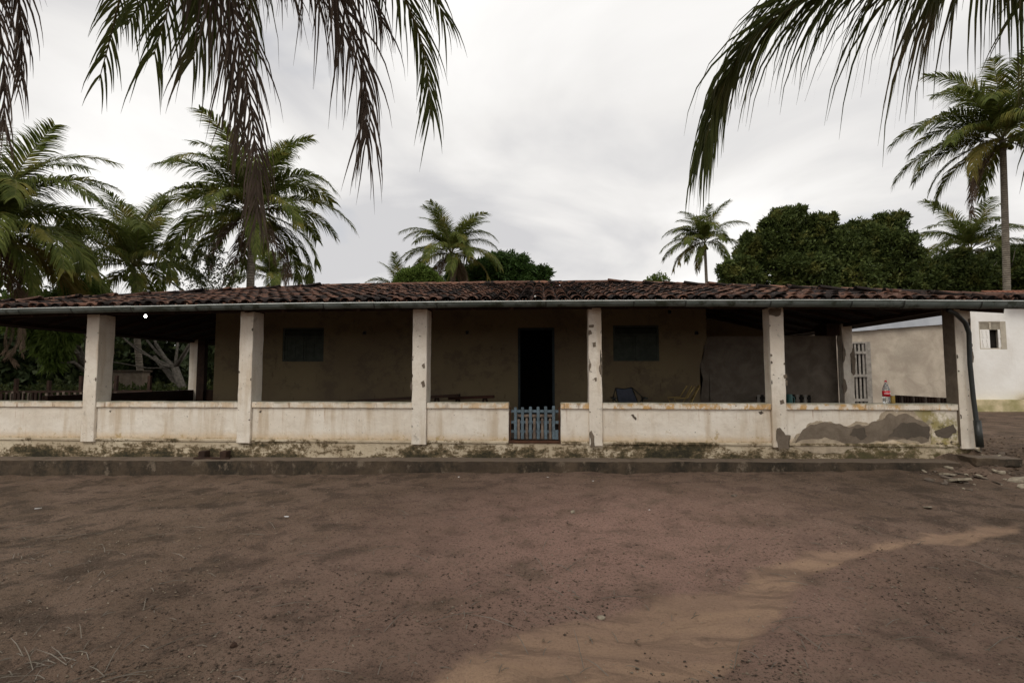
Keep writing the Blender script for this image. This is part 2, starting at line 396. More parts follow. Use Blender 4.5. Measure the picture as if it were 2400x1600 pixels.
# ------------------------------------------------------------------ ground
GZ = lambda X, Y: 0.0
def vnoise(X, Y, f, seed, octv=4, gain=.5):
    out = np.zeros_like(X); amp = 1.
    for o in range(octv):
        g = np.random.default_rng(seed+o).random((512, 512)).astype(np.float32)*2-1
        x = X*f+37.3*o; y = Y*f+11.7*o; xi = np.floor(x).astype(int); yi = np.floor(y).astype(int)
        fx = x-xi; fy = y-yi; fx = fx*fx*(3-2*fx); fy = fy*fy*(3-2*fy)
        a = g[xi % 512, yi % 512]; b = g[(xi+1) % 512, yi % 512]; c = g[xi % 512, (yi+1) % 512]; d = g[(xi+1) % 512, (yi+1) % 512]
        out += amp*((a*(1-fx)+b*fx)*(1-fy)+(c*(1-fx)+d*fx)*fy); amp *= gain; f *= 2.03
    return out
def sstep(x, a, b):
    t = np.clip((x-a)/(b-a), 0, 1); return t*t*(3-2*t)
def poly_sd(X, Y, P):
    d = np.full(X.shape, 1e9); ins = np.zeros(X.shape, bool); n = len(P)
    for i in range(n):
        ax, ay = P[i]; bx, by = P[(i+1) % n]; ex, ey = bx-ax, by-ay
        t = np.clip(((X-ax)*ex+(Y-ay)*ey)/(ex*ex+ey*ey), 0, 1); d = np.minimum(d, np.hypot(X-ax-t*ex, Y-ay-t*ey))
        c = ((ay > Y) != (by > Y)) & (X < (bx-ax)*(Y-ay)/((by-ay) if by != ay else 1e-9)+ax); ins ^= c
    return np.where(ins, d, -d)
WASH = [(2390,1232),(2150,1262),(1930,1293),(1775,1322),(1700,1368),(1560,1405),(1410,1465),(1250,1480),(1080,1520),(960,1590),(930,1650),(930,1760),(1500,1760),(1600,1640),(1690,1560),(1830,1475),(1872,1410),(1890,1350),(2000,1310),(2170,1288),(2400,1258)]
WP = [tuple(atz(*p)[:2]) for p in WASH]
fr_ = random.Random(4)
FOOT = [(fr_.uniform(-5, 5.5), fr_.uniform(2.4, 6.5), fr_.uniform(0, 3.1)) for _ in range(26)]
def ground_h(X, Y):
    base = .0145*np.clip(X, -11, 9)*sstep(Y, 2.5, 8.)
    base = base-.006*np.clip(X, -11, 0)*0
    sd = poly_sd(X, Y, WP)+vnoise(X, Y, 1.3, 90, 3)*.10
    h = base+vnoise(X, Y, .35, 1, 3)*.025+vnoise(X, Y, 1.6, 11, 4)*.014+np.minimum(vnoise(X, Y, 3.3, 71, 3)+.25, 0)*.03+vnoise(X, Y, 7., 21, 4)*.0065+vnoise(X, Y, 26., 51, 2)*.0022
    h = h+.17*np.exp(-(((X-6.5)/.55)**2+((Y-8.3)/.42)**2))*(1+.35*vnoise(X, Y, 4, 78, 3))
    rough = sstep(sd, -.02, .08); h = h+rough*(.010*np.sin((Y*1.9-X*.9)*6.5+2.5*vnoise(X, Y, .9, 210, 3))+.006*vnoise(X*.4, Y*1.8, 4., 220, 3))
    h = h-.018*sstep(sd, -.10, .14)-rough*(vnoise(X, Y, 7., 21, 4)*.0045)
    for fx_, fy_, fa_ in FOOT:
        dx = (X-fx_)*np.cos(fa_)+(Y-fy_)*np.sin(fa_); dy = -(X-fx_)*np.sin(fa_)+(Y-fy_)*np.cos(fa_)
        q2 = (dx/.13)**2+(dy/.055)**2; h = h-.018*np.exp(-q2)+.007*np.exp(-(np.sqrt(q2)-1.5)**2*4)
    heap = np.exp(-(((X-7.1)/1.1)**2+((Y-8.45)/.55)**2)); h += heap*.09*(1+.5*vnoise(X, Y, 5, 77, 3))
    return h, sd
def axis(a, b, d, far):
    m = list(np.arange(a, b+d/2, d)); s = d; p = a; lo = []
    while p > -far: s *= 1.22; p -= s; lo.append(p)
    s = d; p = b; hi = []
    while p < far: s *= 1.22; p += s; hi.append(p)
    return np.array(lo[::-1]+m+hi)
gx = axis(-9.2, 9.4, .042, 900); gy = axis(1.9, 9.2, .034, 900)
X, Y = np.meshgrid(gx, gy, indexing='ij'); Hh, SD = ground_h(X, Y)
nx, ny = X.shape; V = np.stack([X, Y, Hh], -1).reshape(-1, 3)
I = np.arange(nx*ny).reshape(nx, ny)
Fq = np.stack([I[:-1, :-1], I[1:, :-1], I[1:, 1:], I[:-1, 1:]], -1).reshape(-1, 4)
def m_ground_():
    q = M('bare_earth', .97, .08); x, _y, _z = q.xyz(); wsh = q.attr('wash'); pk = q.attr('pink')
    a = q.mix(q.rng(q.noise(.9, 5, .6), .32, .68), (.130, .090, .062), (.195, .135, .100))
    lt = q.noise(2.2, 9, .72, off=(2, 2, 0)); a = q.mix(q.mul(q.rng(lt, .48, .60), .75), a, (.062, .046, .034))
    a = q.mix(q.mul(q.rng(q.noise(13, 6, .7, off=(1, 4, 0)), .56, .68), .6), a, (.05, .037, .027))
    a = q.mix(q.mul(pk, q.rng(q.noise(2.1, 5, .6), .22, .55), .9), a, (.37, .228, .18))
    a = q.mix(q.mul(q.rng(q.noise(34, 4, .7, off=(5, 5, 5)), .54, .64), .65), a, (.045, .034, .025))
    fine = q.noise(60, 4, .7); a = q.mix(q.mul(q.rng(fine, .5, .72), .6), a, (.19, .15, .115))
    a = q.mix(q.mul(q.rng(q.noise(85, 3, .7, off=(3, 3, 3)), .55, .68), .8), a, (.03, .023, .017))
    w_ = q.math('ADD', wsh, q.math('MULTIPLY', q.math('SUBTRACT', q.noise(2.6, 7, .68), .5), .30))
    wf = q.mul(q.rng(w_, .45, .58), q.rng(q.noise(1.7, 7, .75, off=(7, 0, 2)), .24, .48), q.rng(x, 2.2, 6.5, .95, .55))
    strk = q.noise(2.6, 7, .7, sc=(.35, 1.7, 1), off=(1, 1, 4), dist=.8)
    s = q.mix(q.rng(q.noise(1.4, 5, .6, sc=(.5, 1.6, 1), dist=1.), .35, .65), (.42, .28, .185), (.32, .212, .150))
    s = q.mix(q.mul(q.rng(strk, .50, .64), .6), s, (.16, .108, .08))
    s = q.mix(q.mul(q.rng(q.noise(6, 6, .65), .58, .72), .5), s, (.10, .07, .05))
    s = q.mix(q.mul(q.rng(fine, .45, .7), .3), s, (.13, .09, .065))
    c = q.mix(wf, a, s)
    c = q.mix(q.rng(q.noise(130, 2, .5), .76, .80), c, (.33, .28, .21))
    q.bump(q.math('ADD', q.noise(24, 8, .75), q.math('MULTIPLY', q.vor(90), .35)), .035, .75); return q.out(c)
gm = npmesh('ground', V, Fq, m_ground_(), smooth=True)
for nm, val in (('wash', np.clip(.5+SD*1.1, 0, 1)), ('pink', np.exp(-(((X-.6)/2.3)**2+((Y-4.8)/2.5)**2)))):
    A = gm.attributes.new(nm, 'FLOAT', 'POINT'); A.data.foreach_set('value', val.astype(np.float32).ravel())
ground = tag(link('ground', gm), 'bare reddish brown earth yard with a paler sandy wash running across it', None, None, 'structure')
def gz(x, y): return float(ground_h(np.array([x], float), np.array([y], float))[0][0])

# ------------------------------------------------------------------ house
YS, YP, YW, YE = 8.02, 8.32, 11.6, 8.0          # step front, pillar face, rear wall face, eave line
EL, ER = -10.9, 6.88; LR = 5.2; ZE = 2.665; SL = .225; FZ = .43
YB = YE+2*LR
def sag(x): return -.0009*(x+.5)**2 if x < -.5 else -.0011*(x+.5)**2
house = thing('verandah_house', (-1.6, YP, 0), 'long low whitewashed house with open pillared verandah and old clay tile roof', 'house')
def hp(mb, name, mat, parent=None, smooth=False, label=None):
    o = mb.build(name, mat, parent or house, smooth)
    if label: o['label'] = label
    return o
# step (top and foot rise slightly to the right)
def stepfx(v):
    t = (v.x+9)/14.; v = v.copy()
    if v.z > .05: v.z += -.045+.095*t
    v.y += .02*mn.noise(Vector((v.x*.7, 0, 3))); return v
hp(MB().rbox(-11.3, 6.15, YS, 8.42, -.6, .165, .14, .012, stepfx), 'step', m_step)
hp(MB().rbox(-11.0, 6.72, 8.37, 8.55, -.3, FZ-.012, .1, .008), 'plinth', m_plinth)
hp(MB().box(-11.0, 6.9, 8.55, 15.6, -.3, FZ-.015), 'floor', m_floor)
# pillars
PXS = [(-7.81, -7.58), (-5.08, -4.85), (-2.13, -1.89), (.755, .965), (3.61, 3.83), (6.42, 6.66)]
for i, (a, b) in enumerate([(-10.75, -10.5)]+PXS):
    dp = .33 if i < 4 else .25
    hp(MB().rbox(a, b, YP, YP+dp, FZ-.05, 2.60+sag(a), .09, .007, None, i*3.1), 'pillar', m_pil)
hp(MB().rbox(6.47, 6.69, 11.42, 11.62, FZ-.02, 2.62, .09, .012, None, 5), 'pillar', m_pil, label='plastered back pillar with its paint peeling off')
bx0, bx1 = aX(442, 15), aX(461, 15)
hp(MB().rbox(bx0, bx1, 15, 15.24, FZ-.02, 2.62, .12, .006), 'pillar', m_pil)
hp(MB().box(bx1+.03, bx1+.26, 14.95, 15.1, FZ-.02, 2.62), 'wooden_post', m_wood)
# parapets with coping
GX0, GX1 = aX(1193, 8.4), aX(1313, 8.4)
edges = [(-10.5, -7.81), (-7.58, -5.08), (-4.85, -2.13), (-1.89, GX0), (GX1, .755), (.965, 3.61), (3.83, 6.42)]
parapets = []
for i, (a, b) in enumerate(edges):
    p = hp(MB().rbox(a+.002, b-.002, YP+.05, YP+.17, FZ-.02, .965, .12, .005, None, i), 'parapet', m_par); parapets.append(p)
    mb = MB().rbox(a+.003, b-.003, YP+.018, YP+.21, .965, 1.065, .09, .006, None, i+20)
    hp(mb, 'coping', m_cop, p)
    hp(MB().rbox(a+.003, b-.003, YP+.03, YP+.05, FZ-.03, FZ+.015, .12, .006), 'ledge', m_plinth, p)
hp(MB().rbox(GX0+.003, GX1-.003, YP+.03, YP+.2, FZ-.02, FZ+.02, .1, .004), 'gate_sill', m_rust)
# side parapets
for (xa, xb, y0, y1) in ((-10.72, -10.6, 8.66, 10.4), (6.50, 6.62, 8.6, 10.05)):
    rr = hp(MB().box(xa, xb, y0, y1, FZ-.02, .60), 'side_wall', m_brownwall)
    n = 20
    for k in range(n):
        yy = y0+(k+.5)*(y1-y0)/n
        hp(MB().box(xa+.045, xb-.045, yy-.016, yy+.016, .60, 1.14), 'baluster', m_wood if k % 4 else m_greywood, rr)
hp(MB().box(-10.72, -10.55, 10.4, 15.0, FZ-.02, 1.07), 'side_wall', m_brownwall)
hp(MB().box(-10.55, -7.7, 15.05, 15.2, FZ-.02, 1.07), 'back_parapet', m_brownwall)
# house body
HX0, HX1 = aX(501, YW), 3.66
DX0, DX1, DZ = aX(1214, YW), aX(1300, YW), aZ(1255, 768, YW)
W1 = (aX(660, YW), aX(757, YW), aZ(700, 847, YW), aZ(700, 768, YW))
W2 = (aX(1438, YW), aX(1546, YW), aZ(1490, 846, YW), aZ(1490, 762, YW))
wb = MB(); T = YW+.18; ZT = 3.4
wb.box(HX0, W1[0], YW, T, FZ-.02, ZT); wb.box(W1[1], DX0, YW, T, FZ-.02, ZT); wb.box(DX1, W2[0], YW, T, FZ-.02, ZT); wb.box(W2[1], HX1, YW, T, FZ-.02, ZT)
for W_ in (W1, W2): wb.box(W_[0], W_[1], YW, T, FZ-.02, W_[2]); wb.box(W_[0], W_[1], YW, T, W_[3], ZT)
wb.box(DX0, DX1, YW, T, DZ, ZT)
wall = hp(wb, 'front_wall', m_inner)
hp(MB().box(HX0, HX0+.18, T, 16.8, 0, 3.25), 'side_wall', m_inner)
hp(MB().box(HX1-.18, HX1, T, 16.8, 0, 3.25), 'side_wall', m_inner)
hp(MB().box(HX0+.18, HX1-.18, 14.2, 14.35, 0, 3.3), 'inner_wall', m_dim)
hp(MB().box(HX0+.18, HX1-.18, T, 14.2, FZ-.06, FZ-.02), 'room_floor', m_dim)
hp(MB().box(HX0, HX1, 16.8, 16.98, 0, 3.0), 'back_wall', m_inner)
# windows: frame, louvre slats over a pair of shutters
for W_ in (W1, W2):
    x0, x1, z0, z1 = W_; fr = MB(); t_ = .045
    fr.box(x0, x0+t_, YW+.01, YW+.09, z0, z1); fr.box(x1-t_, x1, YW+.01, YW+.09, z0, z1)
    zl = z1-(z1-z0)*.24
    fr.box(x0+t_, x1-t_, YW+.012, YW+.088, z0, z0+t_); fr.box(x0+t_, x1-t_, YW+.012, YW+.088, z1-t_, z1); fr.box(x0+t_, x1-t_, YW+.012, YW+.088, zl-.03, zl)
    wf = hp(fr, 'window', m_shut)
    n = 5
    for k in range(n):
        zz = zl+.02+k*(z1-t_-zl-.02)/n
        hp(MB().bar((x0+t_, YW+.05, zz), (x1-t_, YW+.05, zz), .05, .012, (0, -.6, 1)), 'louvre_slat', m_shut, wf)
    xm = (x0+x1)/2
    for a, b in ((x0+t_+.004, xm-.006), (xm+.006, x1-t_-.004)):
        s_ = MB(); s_.box(a, b, YW+.045, YW+.065, z0+t_+.004, zl-.034)
        mid = (a+b)/2
        for c in (a, b-.05, mid-.025): s_.box(c, c+.05, YW+.03, YW+.0445, z0+t_+.01, zl-.04)
        for c in (z0+t_+.01, zl-.10): s_.box(a+.052, b-.052, YW+.032, YW+.0445, c, c+.05)
        hp(s_, 'shutter', m_shut, wf)
    hp(MB().box(x0+t_, x1-t_, YW+.10, YW+.12, zl, z1-t_), 'backing', m_dim, wf)  # dark sheet in place of the unlit room behind the louvres
# door frame, shutter leaf swung inside
df = MB(); df.box(DX0, DX0+.05, YW-.01, YW+.12, FZ-.02, DZ); df.box(DX1-.05, DX1, YW-.01, YW+.12, FZ-.02, DZ); df.box(DX0+.05, DX1-.05, YW-.008, YW+.12, DZ-.05, DZ)
dfo = hp(df, 'door_frame', simple('blue_grey_door_paint', (.045, .058, .062), (.03, .04, .045)))
hp(MB().bar((DX0-.02, YW+.21, (FZ+DZ)/2), (DX0-.75, YW+.30, (FZ+DZ)/2), .03, DZ-FZ-.08), 'door', m_shut)
# bare render partition right of the painted corner, jagged paint edge
def jag(pts, amp, depth, seed):
    r = random.Random(seed)
    for d in range(depth):
        o = []
        for i in range(len(pts)):
            a, b = pts[i], pts[(i+1) % len(pts)]; dx, dz = b[0]-a[0], b[1]-a[1]; k = r.uniform(-1, 1)*amp
            o += [a, (a[0]+dx*.5-dz*k, a[1]+dz*.5+dx*k)]
        pts = o
    return pts
def patch(name, pts, y, th, mat, parent, seed=1, amp=.22, depth=3, axis='y', label=None):
    pts = jag(pts, amp, depth, seed); bm = bmesh.new()
    vs = [bm.verts.new((p[0], y, p[1]) if axis == 'y' else (y, p[0], p[1])) for p in pts]
    f = bm.faces.new(vs); r = bmesh.ops.triangulate(bm, faces=[f])
    ex = bmesh.ops.extrude_face_region(bm, geom=bm.faces[:])
    off = Vector((0, th, 0)) if axis == 'y' else Vector((th, 0, 0))
    for g in ex['geom']:
        if isinstance(g, bmesh.types.BMVert): g.co += off
    bmesh.ops.recalc_face_normals(bm, faces=bm.faces[:])
    mb = MB(); bm.verts.index_update(); mb.v = [v.co.copy() for v in bm.verts]; mb.f = [tuple(v.index for v in f.verts) for f in bm.faces]; bm.free()
    return hp(mb, name, mat, parent, label=label)
pw = hp(MB().rbox(HX1+.002, 6.465, YW+.02, YW+.16, FZ-.02, 2.38, .3, .006), 'partition_wall', m_render)
patch('bare_render', [(HX1-.16, FZ), (HX1-.13, .8), (HX1-.18, 1.1), (HX1-.10, 1.4), (HX1-.17, 1.7), (HX1-.08, 1.9), (HX1-.07, 2.15), (HX1-.003, 2.3), (HX1-.003, FZ)], YW-.004, .006, m_render, wall, 3, .09, 4)
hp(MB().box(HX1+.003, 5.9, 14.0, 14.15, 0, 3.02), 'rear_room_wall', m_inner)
# verandah beam and rafters
bb = MB()
xs = list(np.linspace(EL+.2, ER-.3, 30))
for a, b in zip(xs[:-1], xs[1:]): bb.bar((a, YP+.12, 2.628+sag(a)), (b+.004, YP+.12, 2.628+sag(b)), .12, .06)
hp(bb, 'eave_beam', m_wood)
hp(MB().bar((6.55, 8.5, 2.585), (6.55, 16, 2.585), .10, .06), 'side_beam', m_wood)
hp(MB().bar((-10.63, 8.5, 2.54), (-10.63, 16, 2.54), .10, .07), 'side_beam', m_wood)
hp(MB().bar((6.28, 11.40, 2.50), (6.28, 11.9, 2.50), .26, .26), 'beam_end', m_wood)
def roof_z(x, y):
    d = min(y-YE, YB-y, x-EL, ER-x); return ZE+SL*d+sag(x)
for x in np.arange(-10.4, 6.8, .62):
    ymax = min(YE+LR, YE+(x-EL), YE+(ER-x))
    if ymax-YE < .5: continue
    a = Vector((x, YE+.04, roof_z(x, YE+.04)-.108)); b = Vector((x, ymax-.05, roof_z(x, ymax-.05)-.108))
    hp(MB().bar(a, b, .055, .055), 'rafter', m_wood)
for y in np.arange(8.7, 17.7, .75):
    dd = min(y-YE, YB-y, 4.)
    for e_, sg in ((ER, -1), (EL, 1)):
        a = Vector((e_+sg*.5, y, roof_z(e_+sg*.5, y)-.108)); x2 = e_+sg*min(dd, 4.0 if sg < 0 else 3.3)
        b = Vector((x2, y, roof_z(x2, y)-.108)); hp(MB().bar(a, b, .055, .055), 'rafter', m_wood)
for (xa, ya, xb, yb) in ((ER, YE, ER-LR, YE+LR), (EL, YE, EL+LR, YE+LR)):
    hp(MB().bar((xa, ya, roof_z(xa, ya)-.13), (xb, yb, roof_z(xb, yb)-.13), .09, .09), 'hip_rafter', m_wood)
# added roof deck (closed thin shell that stops light leaking between the tiles)
dv = []; dfc = []
gxs = sorted(set([EL, EL+LR, ER-LR, ER]+list(np.linspace(EL, ER, 41)))); gys = sorted(set([YE, YE+LR, YB]+list(np.linspace(YE, YB, 21))))
for x in gxs:
    for y in gys: dv.append((x, y, roof_z(x, y)-.055))
nn = len(gys); base_n = len(dv)
for i in range(len(gxs)-1):
    for j in range(nn-1): dfc.append((i*nn+j, (i+1)*nn+j, (i+1)*nn+j+1, i*nn+j+1))
top = list(dfc)
dv += [(x, y, z-.02) for x, y, z in dv]; dfc += [tuple(base_n+k for k in f[::-1]) for f in top]
mb = MB(); mb.v = [Vector(v) for v in dv]; mb.f = dfc
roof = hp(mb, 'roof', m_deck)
# clay barrel tiles
def tile_arr(r0, r1, ln, th, up=True, seg=6):
    V = []; F = []
    for (yy, r) in ((0, r0), (ln, r1)):
        for rr in (r, r-th):
            for k in range(seg+1):
                a = pi*k/seg; z = sin(a)*rr*.82
                V.append((cos(a)*rr, yy, z if up else -z))
    n = seg+1; o0, i0, o1, i1 = 0, n, 2*n, 3*n
    for k in range(seg):
        F += [(o0+k, o0+k+1, o1+k+1, o1+k), (i0+k+1, i0+k, i1+k, i1+k+1), (o0+k+1, o0+k, i0+k, i0+k+1), (o1+k, o1+k+1, i1+k+1, i1+k)]
    F += [(o0, o1, i1, i0), (o0+seg, i0+seg, i1+seg, o1+seg)]
    if not up: F = [f[::-1] for f in F]
    return np.array(V, float), np.array(F, int)
PITCH, EXPO, TL = .205, .37, .47
cvV, cvF = tile_arr(.088, .068, TL, .013); chV, chF = tile_arr(.088, .072, TL, .012, up=False)
def tile_mesh(name, V, F, mat): return npmesh(name, V, F, mat)
me_tiles = [tile_mesh('tile', cvV*np.array([1+.06*R.uniform(-1, 1), 1, 1+.12*R.uniform(-1, 1)]), cvF, m_tile) for _ in range(4)]
hl = root_loc(house)
def slope(orig, u, vplan, length, nobj_rows):
    """orig corner on the eave, u along eave, vplan horizontal up-slope direction; trapezoid/triangle cut by 45 degree hips"""
    acc = []; cnt = 0; rows = int(LR/EXPO)+1
    ncol = int(length/PITCH); r = random.Random(int(length*10))
    for j in range(rows):
        for i in range(ncol):
            for cover in (0, 1):
                s = (i+.5*cover+.35)*PITCH; t = j*EXPO-.03
                if not (t-.12 <= s <= length-t+.12) or t > LR-.1: continue
                p = orig+u*s+vplan*t; z = ZE+SL*t+sag(p.x)
                tilt = -.035 if cover else -.03
                vv = (vplan+Vector((0, 0, SL+tilt))).normalized(); nn_ = u.cross(vv).normalized()
                if nn_.z < 0: nn_ = -nn_
                yaw = r.uniform(-.035, .035)+(.09*r.uniform(-1, 1) if r.random() < .06 else 0)
                uu = (u+vv*yaw).normalized(); v2 = nn_.cross(uu); 
                if v2.dot(vv) < 0: v2 = -v2
                zoff = (.028+r.uniform(-.007, .009)) if cover else .045
                pos = Vector((p.x, p.y, z+zoff))+v2*r.uniform(-.03, .03)
                if cover and j < nobj_rows:
                    o = link('tile', me_tiles[r.randrange(4)], roof)
                    Mx = Matrix((uu, v2, nn_)).transposed().to_4x4()
                    if Mx.determinant() < 0: Mx = Matrix((-uu, v2, nn_)).transposed().to_4x4()
                    Mx.translation = pos-hl; o.matrix_local = Mx; cnt += 1
                else:
                    Vv = cvV if cover else chV
                    A = np.array([uu, v2, nn_]); acc.append((Vv@A+np.array(pos-hl), cvF if cover else chF))
    return acc, cnt
def joinacc(acc):
    off = 0; Vs = []; Fs = []
    for v, f in acc: Vs.append(v); Fs.append(f+off); off += len(v)
    return np.concatenate(Vs), np.concatenate(Fs)
a1, c1 = slope(Vector((EL, YE, 0)), Vector((1, 0, 0)), Vector((0, 1, 0)), ER-EL, 3)
a2, _ = slope(Vector((ER, YE, 0)), Vector((0, 1, 0)), Vector((-1, 0, 0)), YB-YE, 0)
a3, _ = slope(Vector((EL, YE, 0)), Vector((0, 1, 0)), Vector((1, 0, 0)), YB-YE, 0)
a4, _ = slope(Vector((EL, YB, 0)), Vector((1, 0, 0)), Vector((0, -1, 0)), ER-EL, 0)
print('tile objects', c1)
Vj, Fj = joinacc(a1+a2+a3+a4)
o = link('upper_roof_tiles', npmesh('upper_roof_tiles', Vj, Fj, m_tile), roof); o['kind'] = 'stuff'
bb = MB(); bb.bar((ER+.02, 8.28, ZE-.02+sag(7.3)), (8.6, 8.28, ZE-.02+sag(7.7)), .56, .03, (0, -SL, 1))
hp(bb, 'eave_extension', m_deck)
acc = []
for i in range(9):
    for j in range(2):
        pp_ = Vector((ER-.05+i*PITCH, YE-.03+j*EXPO*.8, ZE+.015+SL*j*EXPO*.8+sag(ER+i*.2)+.02)); nv = Vector((0, -SL, 1)).normalized(); vv = Vector((0, 1, SL)).normalized()
        for cv in (0, 1):
            A = np.array([(1, 0, 0), vv, nv]); acc.append(((cvV if cv else chV)@A+np.array(pp_-hl+Vector((.1*(1-cv), 0, .02*(1-cv)))), cvF if cv else chF))
Vj, Fj = joinacc(acc); o = link('extension_tiles', npmesh('extension_tiles', Vj, Fj, m_tile), roof); o['kind'] = 'stuff'
rdV, rdF = tile_arr(.105, .09, .48, .014); me_ridge = npmesh('ridge_tile', rdV, rdF, m_ridge)
def ridge_run(a, b):
    a = Vector(a); b = Vector(b); n = int((b-a).length/.40)
    for k in range(n):
        p = a.lerp(b, k/n); q = a.lerp(b, (k+1)/n)
        p = Vector((p.x, p.y, roof_z(p.x, p.y)+.035+R.uniform(-.008, .012))); q = Vector((q.x, q.y, roof_z(q.x, q.y)+.055))
        v = (q-p).normalized(); u = v.cross(Vector((0, 0, 1))).normalized(); n_ = u.cross(v)
        o = link('ridge_tile', me_ridge, roof); Mx = Matrix((u, v, n_)).transposed().to_4x4(); Mx.translation = p-hl; o.matrix_local = Mx
ridge_run((EL, YE, 0), (EL+LR, YE+LR, 0)); ridge_run((EL+LR, YE+LR, 0), (ER-LR, YE+LR, 0)); ridge_run((ER, YE, 0), (ER-LR, YE+LR, 0))
# gutter in lengths, each joint a lapped band
gp = [-140, -60, 46, 169, 309, 462, 567, 760, 879, 1026, 1167, 1282, 1488, 1610, 1809, 1999, 2122, 2303, 2460]
gx_ = [aX(p, 7.93) for p in gp]; gx_[0] = EL-.1
def GH(x): return 1.02+.35*max(0, min(1, (x-1)/5))
def gutz(x): return 2.645+sag(x)
for a, b in zip(gx_[:-1], gx_[1:]):
    V_ = []; F_ = []; n = 9; ns = 4; ln = b-a; dz = R.uniform(-.004, .004); tw = R.uniform(-.05, .05)
    for i in range(ns+1):
        x = a+ln*i/ns-(.012 if i == 0 else 0)
        for r_ in (.075+(.003 if i == 0 else 0), .071):
            for k in range(n+1):
                an = pi+tw+pi*k/n; V_.append(Vector((x, 7.925+cos(an)*r_, gutz(x)+dz+sin(an)*r_*GH(x))))
    w2 = 2*(n+1)
    for i in range(ns):
        for k in range(n):
            o_ = i*w2+k; F_.append((o_, o_+1, o_+w2+1, o_+w2)); o_ += n+1; F_.append((o_+1, o_, o_+w2, o_+w2+1))
    mb = MB(); mb.v = V_; mb.f = F_
    g = hp(mb, 'gutter_length', m_gutter, smooth=True)
    hp(MB().tube([(a+ln*i/ns, 7.925-.078, gutz(a+ln*i/ns)+dz+.004) for i in range(ns+1)], .009, 6), 'rolled_lip', m_lip, g)
    bnd = MB(); V_ = []
    for i, x in enumerate((b-.022, b-.002)):
        for k in range(n+1):
            an = pi+pi*k/n; V_.append(Vector((x, 7.925+cos(an)*.081, gutz(x)+sin(an)*.081*GH(x))))
    bnd.v = V_; bnd.f = [(k, k+1, n+2+k, n+1+k) for k in range(n)]
    hp(bnd, 'joint_band', m_black, g)
# pipe end stub over the eave
c = at(1254, 694, 7.86); mb = MB().tube([c, c+Vector((0, .1, .01))], .02, 10, False); mb.tube([c, c+Vector((0, .1, .01))], .013, 10)
hp(mb, 'vent_stub', m_paper)
# brackets and fixtures
for px, py in ((616, 735), (1010, 737)):
    p = at(px, py, 8.7); hp(MB().bar(p+Vector((0, 0, .09)), p+Vector((.02, 0, -.06)), .03, .03), 'hook', m_rust)
for px, py in ((855, 780), (1095, 779), (1569, 731), (1632, 780)):
    p = at(px, py, YW); mb = MB(); mb.box(p.x-.035, p.x+.035, YW-.012, YW-.001, p.z-.04, p.z+.04); mb.tube([p+Vector((0, -.012, 0)), p+Vector((0, -.07, -.01)), p+Vector((0, -.10, -.03))], [.022, .025, .02], 8)
    hp(mb, 'lamp_socket', m_black)
# downpipe hugging the corner pillar
pp = [at(2222, 727, 8.0), at(2240, 735, 8.1), at(2262, 756, 8.18), at(2271, 780, 8.2), at(2273, 850, 8.22), at(2281, 930, 8.22), at(2290, 1000, 8.2), at(2297, 1046, 8.15)]
hp(MB().tube(pp, .032, 10), 'downpipe', m_black, smooth=True)
hp(MB().tube([at(2290, 985, 8.19), at(2297, 1048, 8.14)], .05, 10), 'downpipe_shoe', m_black, smooth=True)
# cement repairs and flaking on parapet and pillars (thin slabs a few mm proud)
def px2(pts, Y): return [(at(x, y, Y).x, at(x, y, Y).z) for x, y in pts]
ysf = YP+.047
big_ = px2([(1866, 1040), (1880, 1015), (1905, 995), (1955, 992), (1985, 1000), (2040, 996), (2066, 985), (2088, 968), (2106, 976), (2125, 969), (2160, 985), (2185, 1000), (2182, 1035), (2165, 1040), (2110, 1030), (2050, 1036), (2010, 1041)], YP)
mxx = sum(p[0] for p in big_)/len(big_); mzz = sum(p[1] for p in big_)/len(big_)
patch('crumbling_paint_edge', [(mxx+(p[0]-mxx)*1.03, mzz+(p[1]-mzz)*1.22+.006) for p in big_], ysf-.0035, .006, m_edge, parapets[6], 15, .16, 4)
patch('cement_patch', px2([(1866, 1040), (1880, 1015), (1905, 995), (1955, 992), (1985, 1000), (2040, 996), (2066, 985), (2088, 968), (2106, 976), (2125, 969), (2160, 985), (2185, 1000), (2182, 1035), (2165, 1040), (2110, 1030), (2050, 1036), (2010, 1041)], YP), ysf-.006, .008, m_patch, parapets[6], 5, .12, 4, label='broad raw cement repair with a wavy upper edge')
patch('damp_patch', px2([(2085, 1025), (2100, 1005), (2150, 990), (2182, 1000), (2180, 1030), (2130, 1030)], YP), ysf-.009, .004, m_patch2, parapets[6], 8, .16)
patch('damp_patch', px2([(1995, 1020), (2005, 1003), (2030, 1002), (2036, 1022), (2020, 1032)], YP), ysf-.009, .004, m_patch2, parapets[6], 9, .16)
patch('mould_patch', px2([(2195, 1012), (2215, 1003), (2240, 995), (2247, 1012), (2235, 1022), (2205, 1024)], YP), ysf-.006, .008, m_patch2, parapets[6], 10, .2)
def pil_patch(pts, seed, mat=m_patch, Y=YP): patch('bare_patch', px2(pts, YP), Y-.006, .010, mat, house, seed, .12, 3)
pil_patch([(1825, 1053), (1819, 1030), (1822, 1003), (1828, 1002), (1840, 1018), (1853, 1020), (1850, 1052)], 3)
pil_patch([(1384, 1047), (1382, 1012), (1386, 1008), (1393, 1022), (1395, 1047)], 4)
pil_patch([(1380, 762), (1392, 761), (1391, 767), (1381, 767)], 5)
pil_patch([(1379, 774), (1385, 774), (1387, 783), (1380, 784)], 6)
pil_patch([(1388, 803), (1396, 801), (1397, 812), (1390, 813)], 7)
pil_patch([(1381, 840), (1383, 846), (1385, 860), (1382, 872), (1380, 860)], 8)
pil_patch([(1407, 818), (1410, 850), (1411, 880), (1407, 878), (1404, 858)], 9)
pil_patch([(1392, 886), (1398, 884), (1399, 892), (1395, 894)], 10)
